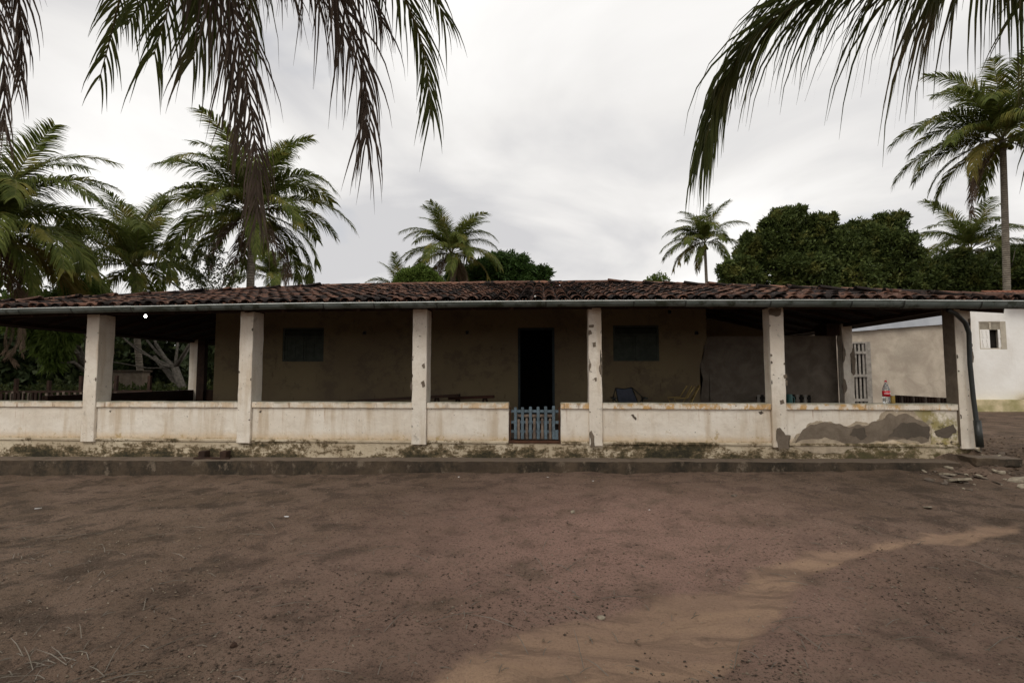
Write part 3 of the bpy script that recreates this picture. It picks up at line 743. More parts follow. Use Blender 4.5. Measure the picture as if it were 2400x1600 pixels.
pil_patch([(988, 856), (995, 850), (996, 862), (992, 863)], 11); pil_patch([(986, 895), (994, 891), (996, 905), (990, 908)], 12); pil_patch([(963, 893), (966, 900), (965, 914), (963, 913)], 13)
pil_patch([(1836, 878), (1843, 876), (1845, 885), (1838, 887)], 14); pil_patch([(1840, 890), (1846, 892), (1846, 902), (1842, 903)], 15); pil_patch([(1827, 938), (1836, 936), (1838, 945), (1829, 948)], 16)
pil_patch([(1802, 724), (1830, 723), (1829, 738), (1818, 742), (1803, 738)], 17)
for i, pts in enumerate(([(1478, 972), (1484, 970), (1492, 980), (1491, 984), (1483, 978)], [(1776, 964), (1785, 962), (1790, 967), (1783, 971)], [(256, 963), (261, 961), (259, 966)], [(607, 964), (613, 961), (611, 967)])):
    patch('chip', px2(pts, YP+.05), ysf-.003, .006, m_patch2, house, 30+i, .16, 2)
for sd_i, pts in enumerate(([(1975, 800), (1975, 850), (1979, 845), (1981, 820)], [(1992, 830), (1995, 870), (2001, 880), (2003, 835), (1999, 812)], [(1976, 885), (1978, 925), (1984, 915), (1981, 890)])):
    patch('bare_patch', px2(pts, 11.42), 11.42-.009, .01, m_patch, house, 41+sd_i, .1, 3)
patch('bare_render_face', [(YP+.008, FZ), (YP+.008, 2.58), (YP+.242, 2.58), (YP+.242, FZ)], 6.42-.009, .008, m_patch, house, 51, .0, 0, axis='x')
patch('bare_patch', [(6.615, 2.38), (6.653, 2.38), (6.654, 1.7), (6.64, 1.75), (6.622, 2.0)], YP-.006, .01, m_patch, house, 52, .1, 3)
cr_ = random.Random(12)
for a, b in PXS:
    for k in range(5):
        z = cr_.uniform(.6, 2.3); e_ = cr_.choice((a+.004, b-.004)); w2 = .018*cr_.uniform(.5, 1.6)*(1 if e_ < (a+b)/2 else -1); h2 = cr_.uniform(.015, .06)
        patch('edge_chip', [(e_, z), (e_+w2, z+h2*.3), (e_+w2*.7, z+h2), (e_, z+h2*1.2)], YP-.005, .01, cr_.choice((m_patch, m_patch2)), house, int(z*1000), .12, 2)
# white gate of pickets
gate = hp(MB().box(GX0+.01, GX0+.03, YP+.08, YP+.12, FZ+.03, .99).box(GX1-.03, GX1-.01, YP+.08, YP+.12, FZ+.03, .99), 'gate', m_rust, label='small picket gate, tall faded blue pickets between short bare ones')
YG = YP+.08
for py, (xa, xb), mt, dy in ((963.5, (1197, 1309), m_blue, 0), (989, (1198, 1311), m_blue, 0), (1011, (1198, 1312), m_blue, 0), (974, (1210, 1294), m_greywood, .0)):
    z = aZ(1250, py, YG); hp(MB().box(aX(xa, YG), aX(xb, YG), YG+.02, YG+.038, z-.022, z+.022), 'rail', mt, gate)
for k, px in enumerate((1208, 1224.5, 1243, 1261, 1278.6, 1297)):
    x = aX(px, YG); hp(MB().rbox(x-.024, x+.024, YG, YG+.018, aZ(1250, 1029, YG), aZ(1250, 953+[1, 1, 0, 0, -1, -2][k], YG), .12, .003), 'picket', m_blue, gate)
for k, px in enumerate((1215.5, 1234.5, 1252, 1270.5, 1289)):
    x = aX(px, YG); hp(MB().rbox(x-.021, x+.021, YG+.002, YG+.018, aZ(1250, 1029, YG), aZ(1250, 980+R.uniform(-1, 2), YG), .12, .003), 'picket', m_greywood, gate)
x = aX(1304, YG); hp(MB().box(x-.024, x+.024, YG+.002, YG+.018, aZ(1250, 1029, YG), aZ(1250, 1007, YG)), 'picket', m_blue, gate)

# ------------------------------------------------------------------ outbuildings
YO = 17.5; ox1 = aX(2262, YO)
zt0 = aZ(1790, 792, YO); zt1 = aZ(2262, 755, YO); ox0 = aX(1790, YO)
ob = thing('outbuilding', ((ox0+ox1)/2, YO, 0), 'low grey rendered outbuilding with metal sheet roof edge behind the verandah', 'outbuilding')
gx0, gx1 = aX(1990, YO), aX(2042, YO); gzt = aZ(2000, 801, YO)
def zat(x): return zt0+(zt1-zt0)*(x-ox0)/(ox1-ox0)
mb = MB()
def wallq(xa, xb, za):
    b = len(mb.v)
    for y in (YO, YO+.2):
        for (x, z) in ((xa, za), (xb, za), (xb, zat(xb)), (xa, zat(xa))): mb.v.append(Vector((x, y, z)))
    mb.f.extend([tuple(b+i for i in q) for q in ((0,1,2,3),(7,6,5,4),(0,4,5,1),(1,5,6,2),(2,6,7,3),(3,7,4,0))])
wallq(ox0, gx0, 0); wallq(gx1, ox1, 0); wallq(gx0, gx1, gzt)
ow = mb.build('wall', m_outb, ob); MB().box(ox0, ox1, YO+3.5, YO+3.7, 0, zt0).build('back_wall', m_outb, ob)
MB().box(ox1-.2, ox1, YO+.2, YO+3.5, 0, zt1-.1).build('side_wall', m_outb, ob); MB().box(ox0, ox0+.2, YO+.2, YO+3.5, 0, zt0).build('side_wall', m_outb, ob)
mb = MB(); xs = np.linspace(ox0-.2, ox1+.05, 8)
for i in range(7):
    xa, xb = xs[i], xs[i+1]+.02; b = len(mb.v); dy = .006*(i % 2)
    for y, dz in ((YO-.12-dy, 0), (YO-.10-dy, .62)):
        for x in (xa, xb): mb.v.append(Vector((x, y+.01*R.uniform(-1, 1), zat(x)+dz-.02+R.uniform(-.01, .01))))
    for x in (xa, xb): mb.v.append(Vector((x, YO+3.9, zat(x)+.5)))
    mb.f += [(b, b+1, b+3, b+2), (b+2, b+3, b+5, b+4)]
mb.build('metal_roof_sheet', m_sheet, ob)
dr = MB().box(gx0, gx0+.05, YO-.02, YO+.1, .4, gzt).box(gx1-.16, gx1, YO-.03, YO+.1, .4, gzt).box(gx0+.05, gx1-.16, YO-.02, YO+.1, gzt-.06, gzt).build('slatted_door', m_gatew, ob)
MB().box(gx0+.05, gx1-.16, YO+.15, YO+.18, .4, gzt).build('shade_sheet', m_dim, dr)  # dark sheet painted as the shade behind the slats
wd = gx1-.16-gx0-.05
for k in range(4):
    x = gx0+.05+wd*(k+.5)/4; MB().box(x-.029, x+.029, YO+.0, YO+.03, .45, gzt-.065).build('slat', m_gatew, dr)
for py in (826, 880, 937):
    z = aZ(2010, py, YO); MB().box(gx0+.05, gx1-.16, YO-.04, YO-.002, z-.045, z+.045).build('crossbar', m_gatew, dr)

YV = 20.8; wx0 = aX(2240, YV); wx1 = wx0+9
wh = thing('white_house', ((wx0+wx1)/2, YV, 0), 'bright white house with louvred wooden window beyond the right corner', 'house')
fx0, fx1, fz0, fz1 = aX(2301, YV), aX(2364, YV), aZ(2330, 818, YV), aZ(2330, 753, YV); zt = 4.35; zp = aZ(2330, 936, YV)
MB().box(wx0, fx0, YV, YV+.3, zp, zt).box(fx1, wx1, YV, YV+.3, zp, zt).box(fx0, fx1, YV, YV+.3, zp, fz0).box(fx0, fx1, YV, YV+.3, fz1, zt).build('wall', m_wh, wh)
MB().box(wx0, wx0+.3, YV+.3, YV+4, zp, zt).build('side_wall', m_white, wh); MB().box(wx1-.3, wx1, YV+.3, YV+4, zp, zt).build('side_wall', m_white, wh)
MB().rbox(wx0-.1, wx1, YV-.25, YV+.3, -.1, zp, .4, .02).build('plinth', m_dirtyw, wh)
wf = MB().box(fx1-.2, fx1, YV-.01, YV+.28, fz0, fz1).box(fx0, fx0+.05, YV+.02, YV+.1, fz0, fz1).box(fx0+.05, fx1-.2, YV+.02, YV+.1, fz0, fz0+.04).box(fx0+.05, fx1-.2, YV+.02, YV+.1, fz1-.05, fz1).build('window', m_jamb, wh)
zl = aZ(2330, 772, YV); xa, xb = fx0+.05, fx1-.2; xm = (xa+xb)/2
for k in range(6):
    z = zl+.02+k*(fz1-.05-zl)/6; MB().bar((xa, YV+.06, z), (xb, YV+.06, z), .06, .02, (0, -.7, 1)).build('louvre_slat', m_jamb, wf)
MB().box(xm-.03, xm+.03, YV+.0, YV+.05, zl, fz1-.05).build('mullion', m_jamb, wf)
MB().box(xa, xb, YV+.2, YV+.22, fz0, fz1-.05).build('shade_sheet', m_dim, wf)  # dark sheet that paints the shade inside the window
for a, b in ((xa, xm-.02), (xm+.30, xb+.02)):
    s_ = MB().box(a, b, YV+.02, YV+.05, fz0+.04, zl); hz = (zl-fz0-.04)
    for q0 in (0, 1):
        z0_ = fz0+.08+q0*hz*.5; z1_ = z0_+hz*.38
        for c in (a+.06, (a+b)/2+.04):
            cc = (b-a)/2-.12
            s_.bar((c, YV+.012, z1_), (c+cc, YV+.012, z0_), .02, .02, (0, 1, 0)); s_.bar((c, YV+.012, z0_), (c, YV+.012, z1_), .015, .02, (0, 1, 0))
    s_.build('shutter', m_white, wf)
acc = []
for i in range(44):
    for j in range(5):
        xx = aX(2366, YV)+i*.2+j*.1; y0_ = YV-.5+j*.38; z0_ = zt+.05+j*.38*.3
        A = np.array([(1, 0, 0), (0, .96, .28), (0, -.28, .96)]); acc.append((cvV@A+np.array((xx, y0_, z0_))-np.array(wh.location), cvF))
Vj, Fj = joinacc(acc); o = link('roof_tiles', npmesh('roof_tiles', Vj, Fj, m_otile), wh); o['kind'] = 'stuff'
mb = MB(); rx_ = aX(2372, YV)
b0 = [(rx_-.3, YV-.5, zt), (wx1, YV-.5, zt), (wx1, YV+3.5, zt+.9), (rx_+2.2, YV+3.5, zt+.9)]
mb.v = [Vector(p) for p in b0]+[Vector(p)-Vector((0, 0, .05)) for p in b0]; mb.f = [(0, 1, 2, 3), (7, 6, 5, 4), (0, 4, 5, 1), (3, 2, 6, 7), (1, 5, 6, 2), (0, 3, 7, 4)]
mb.build('roof', m_otile, wh)

# ------------------------------------------------------------------ verandah things
ct = 1.067
# bottle on the coping
p = Vector((aX(2075, 8.42), 8.42, ct))
bt = thing('bottle', p, 'empty clear plastic cola bottle with red label standing on the low wall', 'bottle')
MB().lathe(p, [(.03, 0), (.048, .008), (.052, .03), (.049, .06), (.052, .09), (.052, .20), (.050, .225), (.036, .27), (.02, .305), (.013, .32), (.013, .345)], 20).build('body', m_pet, bt, True)
MB().lathe(p, [(.0535, .105), (.0535, .195)], 20).build('label_band', m_red, bt, True)
MB().lathe(p, [(.016, .335), (.016, .358), (.012, .36)], 14).build('cap', m_red, bt)
def text_on(txt, size, shear, parent, centre, rad, mat):
    cu = bpy.data.curves.new('lettering', 'FONT'); cu.body = txt; cu.size = size; cu.shear = shear; cu.align_x = 'CENTER'; cu.align_y = 'CENTER'; cu.extrude = .0004; cu.offset = .0006
    to = bpy.data.objects.new('tmp', cu); col.objects.link(to); dg = bpy.context.evaluated_depsgraph_get(); dg.update()
    me = bpy.data.meshes.new_from_object(to.evaluated_get(dg)); bpy.data.objects.remove(to)
    for v in me.vertices:
        a = v.co.x/rad; r = rad+v.co.z; v.co = Vector((sin(a)*r+centre[0], -cos(a)*r+centre[1], v.co.y+centre[2]))
    me.materials.clear(); me.materials.append(mat); return link('lettering', me, parent)
text_on('Coca-Cola', .028, .35, bt, (0, 0, .155), .0545, m_lettering)
p = Vector((aX(2089, 8.43), 8.43, ct)); t = thing('tin_can', p, 'small yellow tin beside the cola bottle on the low wall', 'can')
MB().lathe(p, [(.033, 0), (.035, .004), (.035, .12), (.033, .124)], 18).build('body', m_yellow, t); MB().lathe(p, [(.0355, .120), (.0355, .128), (.03, .128), (.03, .1245)], 18).build('rim', m_lip, t)
# bulb
p = at(341, 741, 9.6); t = thing('light_bulb', p, 'glowing round bulb hanging under the left verandah roof', 'light bulb')
MB().lathe(p-Vector((0, 0, .04)), [(.005, .014), (.018, .020), (.024, .037), (.020, .054), (.013, .08)], 16).build('globe', m_bulb, t, True)
MB().tube([p+Vector((0, 0, .04)), p+Vector((0, 0, .10))], .018, 8).tube([p+Vector((0, 0, .10)), p+Vector((0, 0, .30))], .004, 5).build('holder', m_black, t)
# black folding chair
def P(px, py, Y): return at(px, py, Y)
Yc = 10.4; p = Vector((aX(1470, Yc), Yc, FZ)); t = thing('folding_chair', p, 'black framed folding chair with navy mesh back behind the low wall', 'chair')
tl, tr_ = P(1443, 909, Yc), P(1481, 908, Yc); bl, br = Vector((tl.x+.02, Yc-.35, FZ+.42)), Vector((tr_.x+.10, Yc-.35, FZ+.42))
pl, prr = P(1436, 932, Yc-.3), P(1508, 932, Yc-.3)
MB().tube([tl, tl.lerp(tr_, .5)-Vector((0, 0, .02)), tr_], .010, 6).tube([tl, bl], .011, 6).tube([tr_, br], .011, 6).tube([tl, pl], .009, 6).tube([tr_, prr], .009, 6).build('frame', m_black, t)
mb = MB(); V_ = []
for i in range(5):
    for j in range(5):
        q = tl.lerp(tr_, i/4).lerp(bl.lerp(br, i/4), j/4); q = q+Vector((0, .05*sin(pi*i/4)*sin(pi*j/4+.3), -.02*sin(pi*i/4)*(1-j/4))); V_.append(q)
mb.v = V_; mb.f = [(i*5+j, i*5+j+1, i*5+j+6, i*5+j+5) for i in range(4) for j in range(4)]; mb.build('back_fabric', m_fabric, t)
MB().bar(bl+Vector((-.02, 0, 0)).lerp(br, 0)*1, br, .03, .02).build('seat_bar', m_black, t)
sf = MB(); sf.v = [bl, br, br+Vector((0, -.42, .05)), bl+Vector((0, -.42, .05))]; sf.v += [v-Vector((0, 0, .01)) for v in sf.v]; sf.f = [(0, 1, 2, 3), (7, 6, 5, 4), (0, 4, 5, 1), (1, 5, 6, 2), (2, 6, 7, 3), (3, 7, 4, 0)]
sf.build('seat', m_fabric, t)
for q in (pl, prr): MB().rbox(q.x-.04, q.x+.04, q.y-.25, q.y+.05, q.z-.015, q.z+.015, .1, .001).build('armrest', m_black, t)
for a, b in ((pl, Vector((prr.x, Yc-.7, FZ))), (prr, Vector((pl.x, Yc-.7, FZ))), (pl, Vector((pl.x+.1, Yc+.1, FZ))), (prr, Vector((prr.x-.1, Yc+.1, FZ)))): MB().tube([a, b], .011, 6).build('leg', m_black, t)
# cane lounge chair facing left
Yc = 10.6; p = Vector((aX(1620, Yc), Yc, FZ)); t = thing('lounge_chair', p, 'low lounge chair with faded yellow cane slats facing left', 'chair')
w_ = .55
for dy in (0, w_):
    MB().tube([P(1628, 905, Yc)+Vector((0, dy, 0)), P(1611, 932, Yc)+Vector((0, dy, 0)), P(1580, 934, Yc)+Vector((0, dy, 0)), P(1586, 945, Yc)+Vector((0, dy, 0))], .011, 6).build('arm', m_strap, t)
    a = P(1640, 905, Yc)+Vector((0, dy, 0)); b = P(1618, 948, Yc)+Vector((0, dy, 0)); c = Vector((b.x-.3, b.y, FZ+.32))
    MB().tube([a, b, c], .012, 6).build('side_rail', m_strap, t)
    MB().tube([b, Vector((b.x+.12, b.y, FZ))], .012, 6).build('leg', m_strap, t); MB().tube([c, Vector((c.x-.05, c.y, FZ))], .012, 6).build('leg', m_strap, t)
a = P(1640, 905, Yc); b = P(1618, 948, Yc)
for k in range(9):
    q = a.lerp(b, k/8); MB().bar(q, q+Vector((.12, w_, 0)), .012, .035, (a-b).normalized()).build('slat', m_strap, t)
# slatted bench behind the fifth pillar
Yb = 11.15; xa, xb = aX(1772, Yb), aX(1900, Yb); t = thing('slatted_bench', ((xa+xb)/2, Yb, FZ), 'grey bench with upright back slats against the bare cement wall', 'bench')
MB().box(xa, xb, Yb-.42, Yb, FZ+.34, FZ+.38).build('seat', m_greywood, t); zt_ = aZ(1830, 922, Yb)
for k in range(14):
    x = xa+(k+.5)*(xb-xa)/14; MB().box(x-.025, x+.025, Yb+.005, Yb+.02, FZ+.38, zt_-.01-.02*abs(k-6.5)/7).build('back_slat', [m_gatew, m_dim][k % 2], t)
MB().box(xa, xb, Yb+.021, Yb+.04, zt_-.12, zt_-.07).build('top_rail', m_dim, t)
for x in (xa+.03, xb-.07):
    for y in (Yb-.4, Yb-.04): MB().box(x, x+.04, y, y+.04, FZ-.01, FZ+.34).build('leg', m_greywood, t)
p = Vector((aX(1849, 10.6), 10.6, FZ+.44)); st_ = thing('stool', (p.x, p.y, FZ-.01), 'plain wooden stool under the turquoise cup by the fifth pillar', 'stool')
MB().box(p.x-.16, p.x+.16, p.y-.16, p.y+.16, p.z-.03, p.z).build('seat', m_greywood, st_)
for i in (-1, 1):
    for j in (-1, 1): MB().bar((p.x+i*.12, p.y+j*.12, p.z-.03), (p.x+i*.14, p.y+j*.14, FZ-.01), .03, .03).build('leg', m_greywood, st_)
t = thing('water_jug', p, 'turquoise plastic jug showing beside the fifth pillar', 'jug')
MB().lathe(p, [(.05, 0), (.055, .01), (.05, .20), (.045, .26)], 14).build('body', m_turq, t); MB().tube([p+Vector((.05, 0, .05)), p+Vector((.09, 0, .08)), p+Vector((.09, 0, .19)), p+Vector((.047, 0, .22))], .008, 6).build('handle', m_turq, t)
# planks on trestles
for (xa, ya, xb, yb, Yt, lab) in ((815, 941, 1077, 926, 9.6, 'long dark plank sloping up on trestles behind the third pillar'), (1052, 933, 1158, 929, 9.9, 'shorter reddish plank lying level on trestles left of the doorway')):
    a, b = P(xa, ya, Yt), P(xb, yb, Yt); t = thing('trestle_plank', ((a.x+b.x)/2, Yt, FZ), lab, 'plank')
    MB().bar(a, b, .2, .05).build('plank', m_wood if xa < 900 else simple('reddish_plank', (.07, .03, .02)), t)
    for k in (.2, .8):
        q = a.lerp(b, k)-Vector((0, 0, .026))
        for s_ in (-1, 1): MB().bar(q+Vector((s_*.02, 0, 0)), (q.x+s_*.18, Yt+s_*.05, FZ-.012), .04, .04).build('leg', m_wood, t)
# wooden rail with two blocks on the step
zs = .165-.045+.095*(-5.7+9)/14
ctr = aX(510, 8.25); t = thing('shoe_scraper', (ctr, 8.24, zs), 'dark wooden rail with two upright blocks lying on the step', 'boot scraper')
for px in (485, 534): 
    x = aX(px, 8.22); MB().rbox(x-.055, x+.055, 8.16, 8.30, zs-.01, zs+.125, .05, .004).build('block', m_wood, t)
MB().rbox(ctr-.28, ctr+.32, 8.13, 8.17, zs-.01, zs+.03, .1, .004).build('rail', m_wood, t)
# splash slab under the downpipe
p = at(2300, 1060, 8.1); zg = gz(p.x, 8.1)
t = tag(MB().rbox(p.x-.22, p.x+.42, 7.92, 8.35, zg-.08, zg+.035, .1, .015).build('splash_slab', m_step), 'dark concrete slab under the foot of the downpipe', 'slab')

# ------------------------------------------------------------------ palms
def frond_geo(curve, Llen, nl, lw, spread, grav, rnd, seed, rr=.022, fwd=.55, seg=5, wind=Vector((0, 0, 0)), side_up=.15, lean=None, s0=.14, pmin=.32):
    """curve: list of rachis points. leaflets hang from both sides. Returns V,F,mi"""
    r = random.Random(seed); C = [Vector(c) for c in curve]; V = []; F = []; mi = []
    # cumulative
    cum = [0]
    for a, b in zip(C[:-1], C[1:]): cum.append(cum[-1]+(b-a).length)
    tot = cum[-1]
    def samp(s):
        d = s*tot
        for i in range(len(cum)-1):
            if d <= cum[i+1] or i == len(cum)-2:
                t = (d-cum[i])/(cum[i+1]-cum[i]); p = C[i].lerp(C[i+1], t); break
        i0 = max(i-1, 0); return p, (C[min(i+1, len(C)-1)]-C[max(i, 0)]).normalized()
    mb = MB(); mb.tube(C, [rr*(1-.85*i/(len(C)-1)) for i in range(len(C))], 5); V += mb.v; F += mb.f; mi += [1]*len(mb.f)
    for i in range(nl):
        s = s0+(1-s0)*(i+r.uniform(-.3, .3))/nl; s = min(max(s, .02), .999); p, T = samp(s)
        side = T.cross(Vector((0, 0, 1)))
        if lean is not None: side = side+lean*(1-min(1, side.length))
        elif side.length < .25: side = side+Vector((.3, .1, 0))
        side.normalize(); upv = side.cross(T).normalized()
        if upv.z < 0: upv = -upv
        if lean is not None: side = Matrix.Rotation(r.gauss(0, .38)*rnd, 3, T) @ side; upv = side.cross(T).normalized()
        prof = min(1, .45+2.2*(s-s0*.5))*(1-max(0, s-.55)*1.25); prof = max(prof, pmin)
        for sg in (-1, 1):
            if r.random() < .03+.1*rnd: continue
            ln = Llen*prof*r.uniform(.82, 1.12)*(1 if lean is None else r.choice((.6, .85, 1, 1.05, 1.3)))
            fw = fwd+.35*s+(1.1*s**5 if lean is not None else .15*s)+r.uniform(-.12, .12)*(1+rnd)
            d = (side*sg*spread*(1+r.uniform(-.25, .25)*rnd)+T*fw+upv*(side_up+r.uniform(-.1, .1))).normalized()
            q = p.copy(); b = len(V); wv = (T-d*T.dot(d)).normalized(); prof_w = (.55, 1, .9, .65, .35, .06) if seg == 5 else (.6, 1, .6, .08)
            for k in range(seg+1):
                wk = wv*lw*prof_w[k]*.5
                V.append(q-wk); V.append(q+wk)
                q = q+d*(ln/seg)
                d = (d+Vector((0, 0, -1))*grav*(.5+.8*k/seg)*r.uniform(.75, 1.25)+wind*r.uniform(.3, 1.)+Vector((r.uniform(-1, 1), r.uniform(-1, 1), 0))*.07*rnd).normalized()
                wv2 = (wv-d*wv.dot(d)); wv = wv2.normalized() if wv2.length > .05 else wv
            for k in range(seg): F.append((b+2*k, b+2*k+1, b+2*k+3, b+2*k+2)); mi.append(0)
    return V, F, mi
def arc(L_, el0, droop, n=10, side=0.):
    """rachis in the XZ plane from the origin starting at elevation el0 (deg), bending down by droop deg in total"""
    pts = [Vector((0, 0, 0))]; st = L_/n
    for i in range(n):
        a = radians(el0-droop*((i+.5)/n)**1.35); pts.append(pts[-1]+Vector((cos(a)*cos(side*i/n), cos(a)*sin(side*i/n), sin(a)))*st)
    return pts
FM = {}
def fmesh(kind, var):
    key = (kind, var)
    if key in FM: return FM[key]
    r = random.Random(hash((kind, var)) % 1000 if False else sum(map(ord, kind))*7+var)
    sd = r.uniform(-.35, .35)
    if kind == 'up': g = frond_geo(arc(4.3, 82, 60+var*10, side=sd), 1.0, 96, .048, .95, .50, .4, var+1, seg=3)
    elif kind == 'mid': g = frond_geo(arc(4.4, 58, 88+var*10, side=sd), 1.15, 104, .050, .8, .95, .4, var+10, seg=3)
    elif kind == 'low': g = frond_geo(arc(4.3, 22, 78+var*8, side=sd), 1.15, 100, .050, .7, 1.1, .5, var+20, seg=3)
    elif kind == 'hang': g = frond_geo(arc(3.8, -8, 68+var*6, side=sd), 1.0, 92, .046, .5, 1.2, .7, var+30, seg=3)
    elif kind == 'dead': g = frond_geo(arc(3.3, -40, 46+var*4, side=sd*.5), .75, 60, .035, .4, .9, 1., var+40, seg=3)
    m0 = ml_dead if kind == 'dead' else (ml_palmy if kind == 'hang' and var == 1 else ml_palm)
    me = pmesh('frond', g[0], g[1], [m0, ml_rachd if kind == 'dead' else ml_rach], g[2]); FM[key] = me; return me
coco_me = pmesh('coconut', *(lambda mb: (mb.v, mb.f))(MB().lathe((0, 0, 0), [(.02, -.13), (.09, -.08), (.11, 0), (.08, .08), (.02, .12)], 8)), m_coco, smooth=True)
def palm(px, py, Y, label, spec, scale=1., base_dx=0., tr=.15, seed=1, wind=(0, 0), nuts=5, skip=None, lean=0, foot=None):
    r = random.Random(seed); c = at(px, py, Y); bx = c.x+base_dx; by = Y+.3
    if foot: bx, by = foot
    z0 = gz(bx, by)-.05
    t = thing('coconut_palm', (bx, by, z0), label, 'palm tree', 'coconut palms around the house')
    pts = []; n = 14
    for i in range(n+1):
        s = i/n; k = s**1.0; pts.append(Vector((bx+(c.x-bx)*(k+.12*sin(pi*s)), by+(c.y-by)*k, z0+(c.z-z0)*s)))
    rad = [tr*(1.5-.5*min(1, i/2)) if i < 2 else tr*(1.0-.25*i/n) for i in range(n+1)]
    o = MB().tube(pts, rad, 12).build('trunk', m_ptrunk, t, True)
    cl = c-t.location
    for kind, cnt, el_j in spec:
        a0 = r.uniform(0, 2*pi)
        for k in range(cnt):
            az = a0+2*pi*k/cnt+r.uniform(-.25, .25)
            o = link('frond', fmesh(kind, r.randrange(4)), t); o.location = cl+Vector((0, 0, r.uniform(-.05, .12)))
            o.rotation_euler = (r.uniform(-.25, .25), r.uniform(-.12, .12)+el_j, az); s = scale*r.uniform(.88, 1.1); o.scale = (s, s, s)
            if kind == 'dead': o['label'] = 'dead brown frond hanging down the trunk'
            if wind != (0, 0):
                o.rotation_mode = 'QUATERNION'; from_e = Matrix.Rotation(az, 3, 'Z')
                q = from_e.to_quaternion(); d = Vector((cos(az), sin(az), 0)); wv = Vector((wind[0], wind[1], 0))
                ang = d.cross(wv).z*.9; q = Matrix.Rotation(ang, 3, 'Z').to_quaternion() @ q; o.rotation_quaternion = q
    for k in range(nuts):
        o = link('coconut', coco_me, t); a = 2*pi*k/max(nuts, 1)+r.random(); o.location = cl+Vector((cos(a)*.28, sin(a)*.28, -.25-r.random()*.25)); o.scale = (scale,)*3
    return t
full = [('up', 5, 0), ('mid', 8, 0), ('low', 8, 0), ('hang', 6, 0)]
palm(-28, 545, 14.2, 'large coconut palm cut by the left edge behind the tiled roof', [('up', 8, 0), ('mid', 12, 0), ('low', 12, 0), ('hang', 8, 0), ('dead', 5, 0)], 1.0, .3, .17, 3)
pa = bpy.data.objects['coconut_palm']
for px, py, L_, az in ((22, 725, .42, .3), (40, 730, .46, 1.4), (58, 728, .44, 2.6), (30, 732, .5, 4.2), (252, 700, .5, 1.), (256, 715, .45, 3.)):
    o = link('frond', fmesh('dead', int(az*2) % 4), pa); o.location = at(px, py, 14.4)-pa.location; o.rotation_euler = (0, .62, az); o.scale = (L_, L_*.8, L_); o['label'] = 'dry brown frond end hanging low under the eave'
palm(312, 628, 20.5, 'short bushy coconut palm between the two tall ones on the left', [('up', 6, 0), ('mid', 9, 0), ('low', 8, 0), ('hang', 5, 0)], .92, .6, .14, 5)
palm(592, 500, 20, 'tall coconut palm behind the second pillar with yellowing lower fronds', [('up', 6, 0), ('mid', 10, 0), ('low', 10, 0), ('hang', 8, 0), ('dead', 6, 0)], .98, -.2, .18, 8, nuts=7)
palm(640, 655, 33, 'small distant coconut palm just right of the tall trunk on the left', [('up', 4, 0), ('mid', 7, 0), ('low', 6, 0)], .8, 0, .13, 9)
palm(1058, 597, 34, 'coconut palm rising over the ridge in front of the dome shaped tree', [('up', 7, 0), ('mid', 10, 0), ('low', 9, 0), ('hang', 5, 0), ('dead', 7, 0)], .92, .4, .17, 12, nuts=6)
palm(940, 698, 34, 'half hidden young palm low behind the roof left of the ridge palm', [('up', 4, 0), ('mid', 6, 0), ('low', 5, 0)], .7, 0, .13, 13, nuts=0)
palm(1652, 572, 45, 'slender windblown coconut palm standing alone right of the ridge', [('up', 6, 0), ('mid', 9, 0), ('low', 8, 0), ('hang', 5, 0)], .92, .5, .16, 15, wind=(-.6, 0), nuts=5)
palm(2350, 330, 26.5, 'tall coconut palm with pale ringed trunk near the right edge', [('up', 6, 0), ('mid', 9, 0), ('low', 9, 0), ('hang', 6, 0), ('dead', 3, 0)], 1.12, -.25, .175, 21, wind=(-.45, 0), nuts=7)
palm(2275, 590, 34, 'lower coconut palm half hidden behind the tall right hand one', [('up', 5, 0), ('mid', 8, 0), ('low', 7, 0), ('hang', 4, 0)], .95, .3, .15, 23)

# foreground palms: trunks stand just behind the camera, crowns overhead
def bez(pts, n=22):
    P_ = [Vector(p) for p in pts]; P_ = [P_[0]*2-P_[1]]+P_+[P_[-1]*2-P_[-2]]; out = []
    m = len(P_)-3; per = max(2, n//m)
    for i in range(m):
        a, b, c, d = P_[i:i+4]
        for k in range(per):
            t = k/per; out.append(.5*((2*b)+(c-a)*t+(2*a-5*b+4*c-d)*t*t+(3*b-a-3*c+d)*t**3))
    out.append(P_[-2]); return out
def forepalm(base, crown, label, fr, seed, extra):
    t = thing('coconut_palm', (base[0], base[1], 0), label, 'palm tree', 'coconut palms around the house')
    pts = [Vector(base).lerp(Vector(crown), i/12)+Vector((0, -.25*sin(pi*i/12), 0)) for i in range(13)]
    MB().tube(pts, [.2]+[.16-.004*i for i in range(12)], 12).build('trunk', m_ptrunk, t, True)
    for i, (pl_, n, ll, lw, sp, gr, mat, rnd) in enumerate(fr):
        pts = [Vector(crown)]+[at(*q) for q in pl_]
        g = frond_geo(bez(pts, 26), ll, n, lw, sp, gr, rnd, seed*10+i, rr=.022, fwd=.62, seg=5, side_up=.0, s0=.25, pmin=.5, lean=Vector((1.2, .25, 0)), wind=Vector((-.05, 0, 0)))
        link('frond', pmesh('frond', [v-t.location for v in g[0]], g[1], [mat, ml_rachd if mat == ml_foredead else ml_rach], g[2]), t)
    cl = Vector(crown)-t.location
    for (kind, az, s) in extra:
        o = link('frond', fmesh(kind, int(az*10) % 3), t); o.location = cl; o.rotation_euler = (0, 0, az); o.scale = (s, s, s)
    return t
D, G_ = ml_foredead, ml_fore
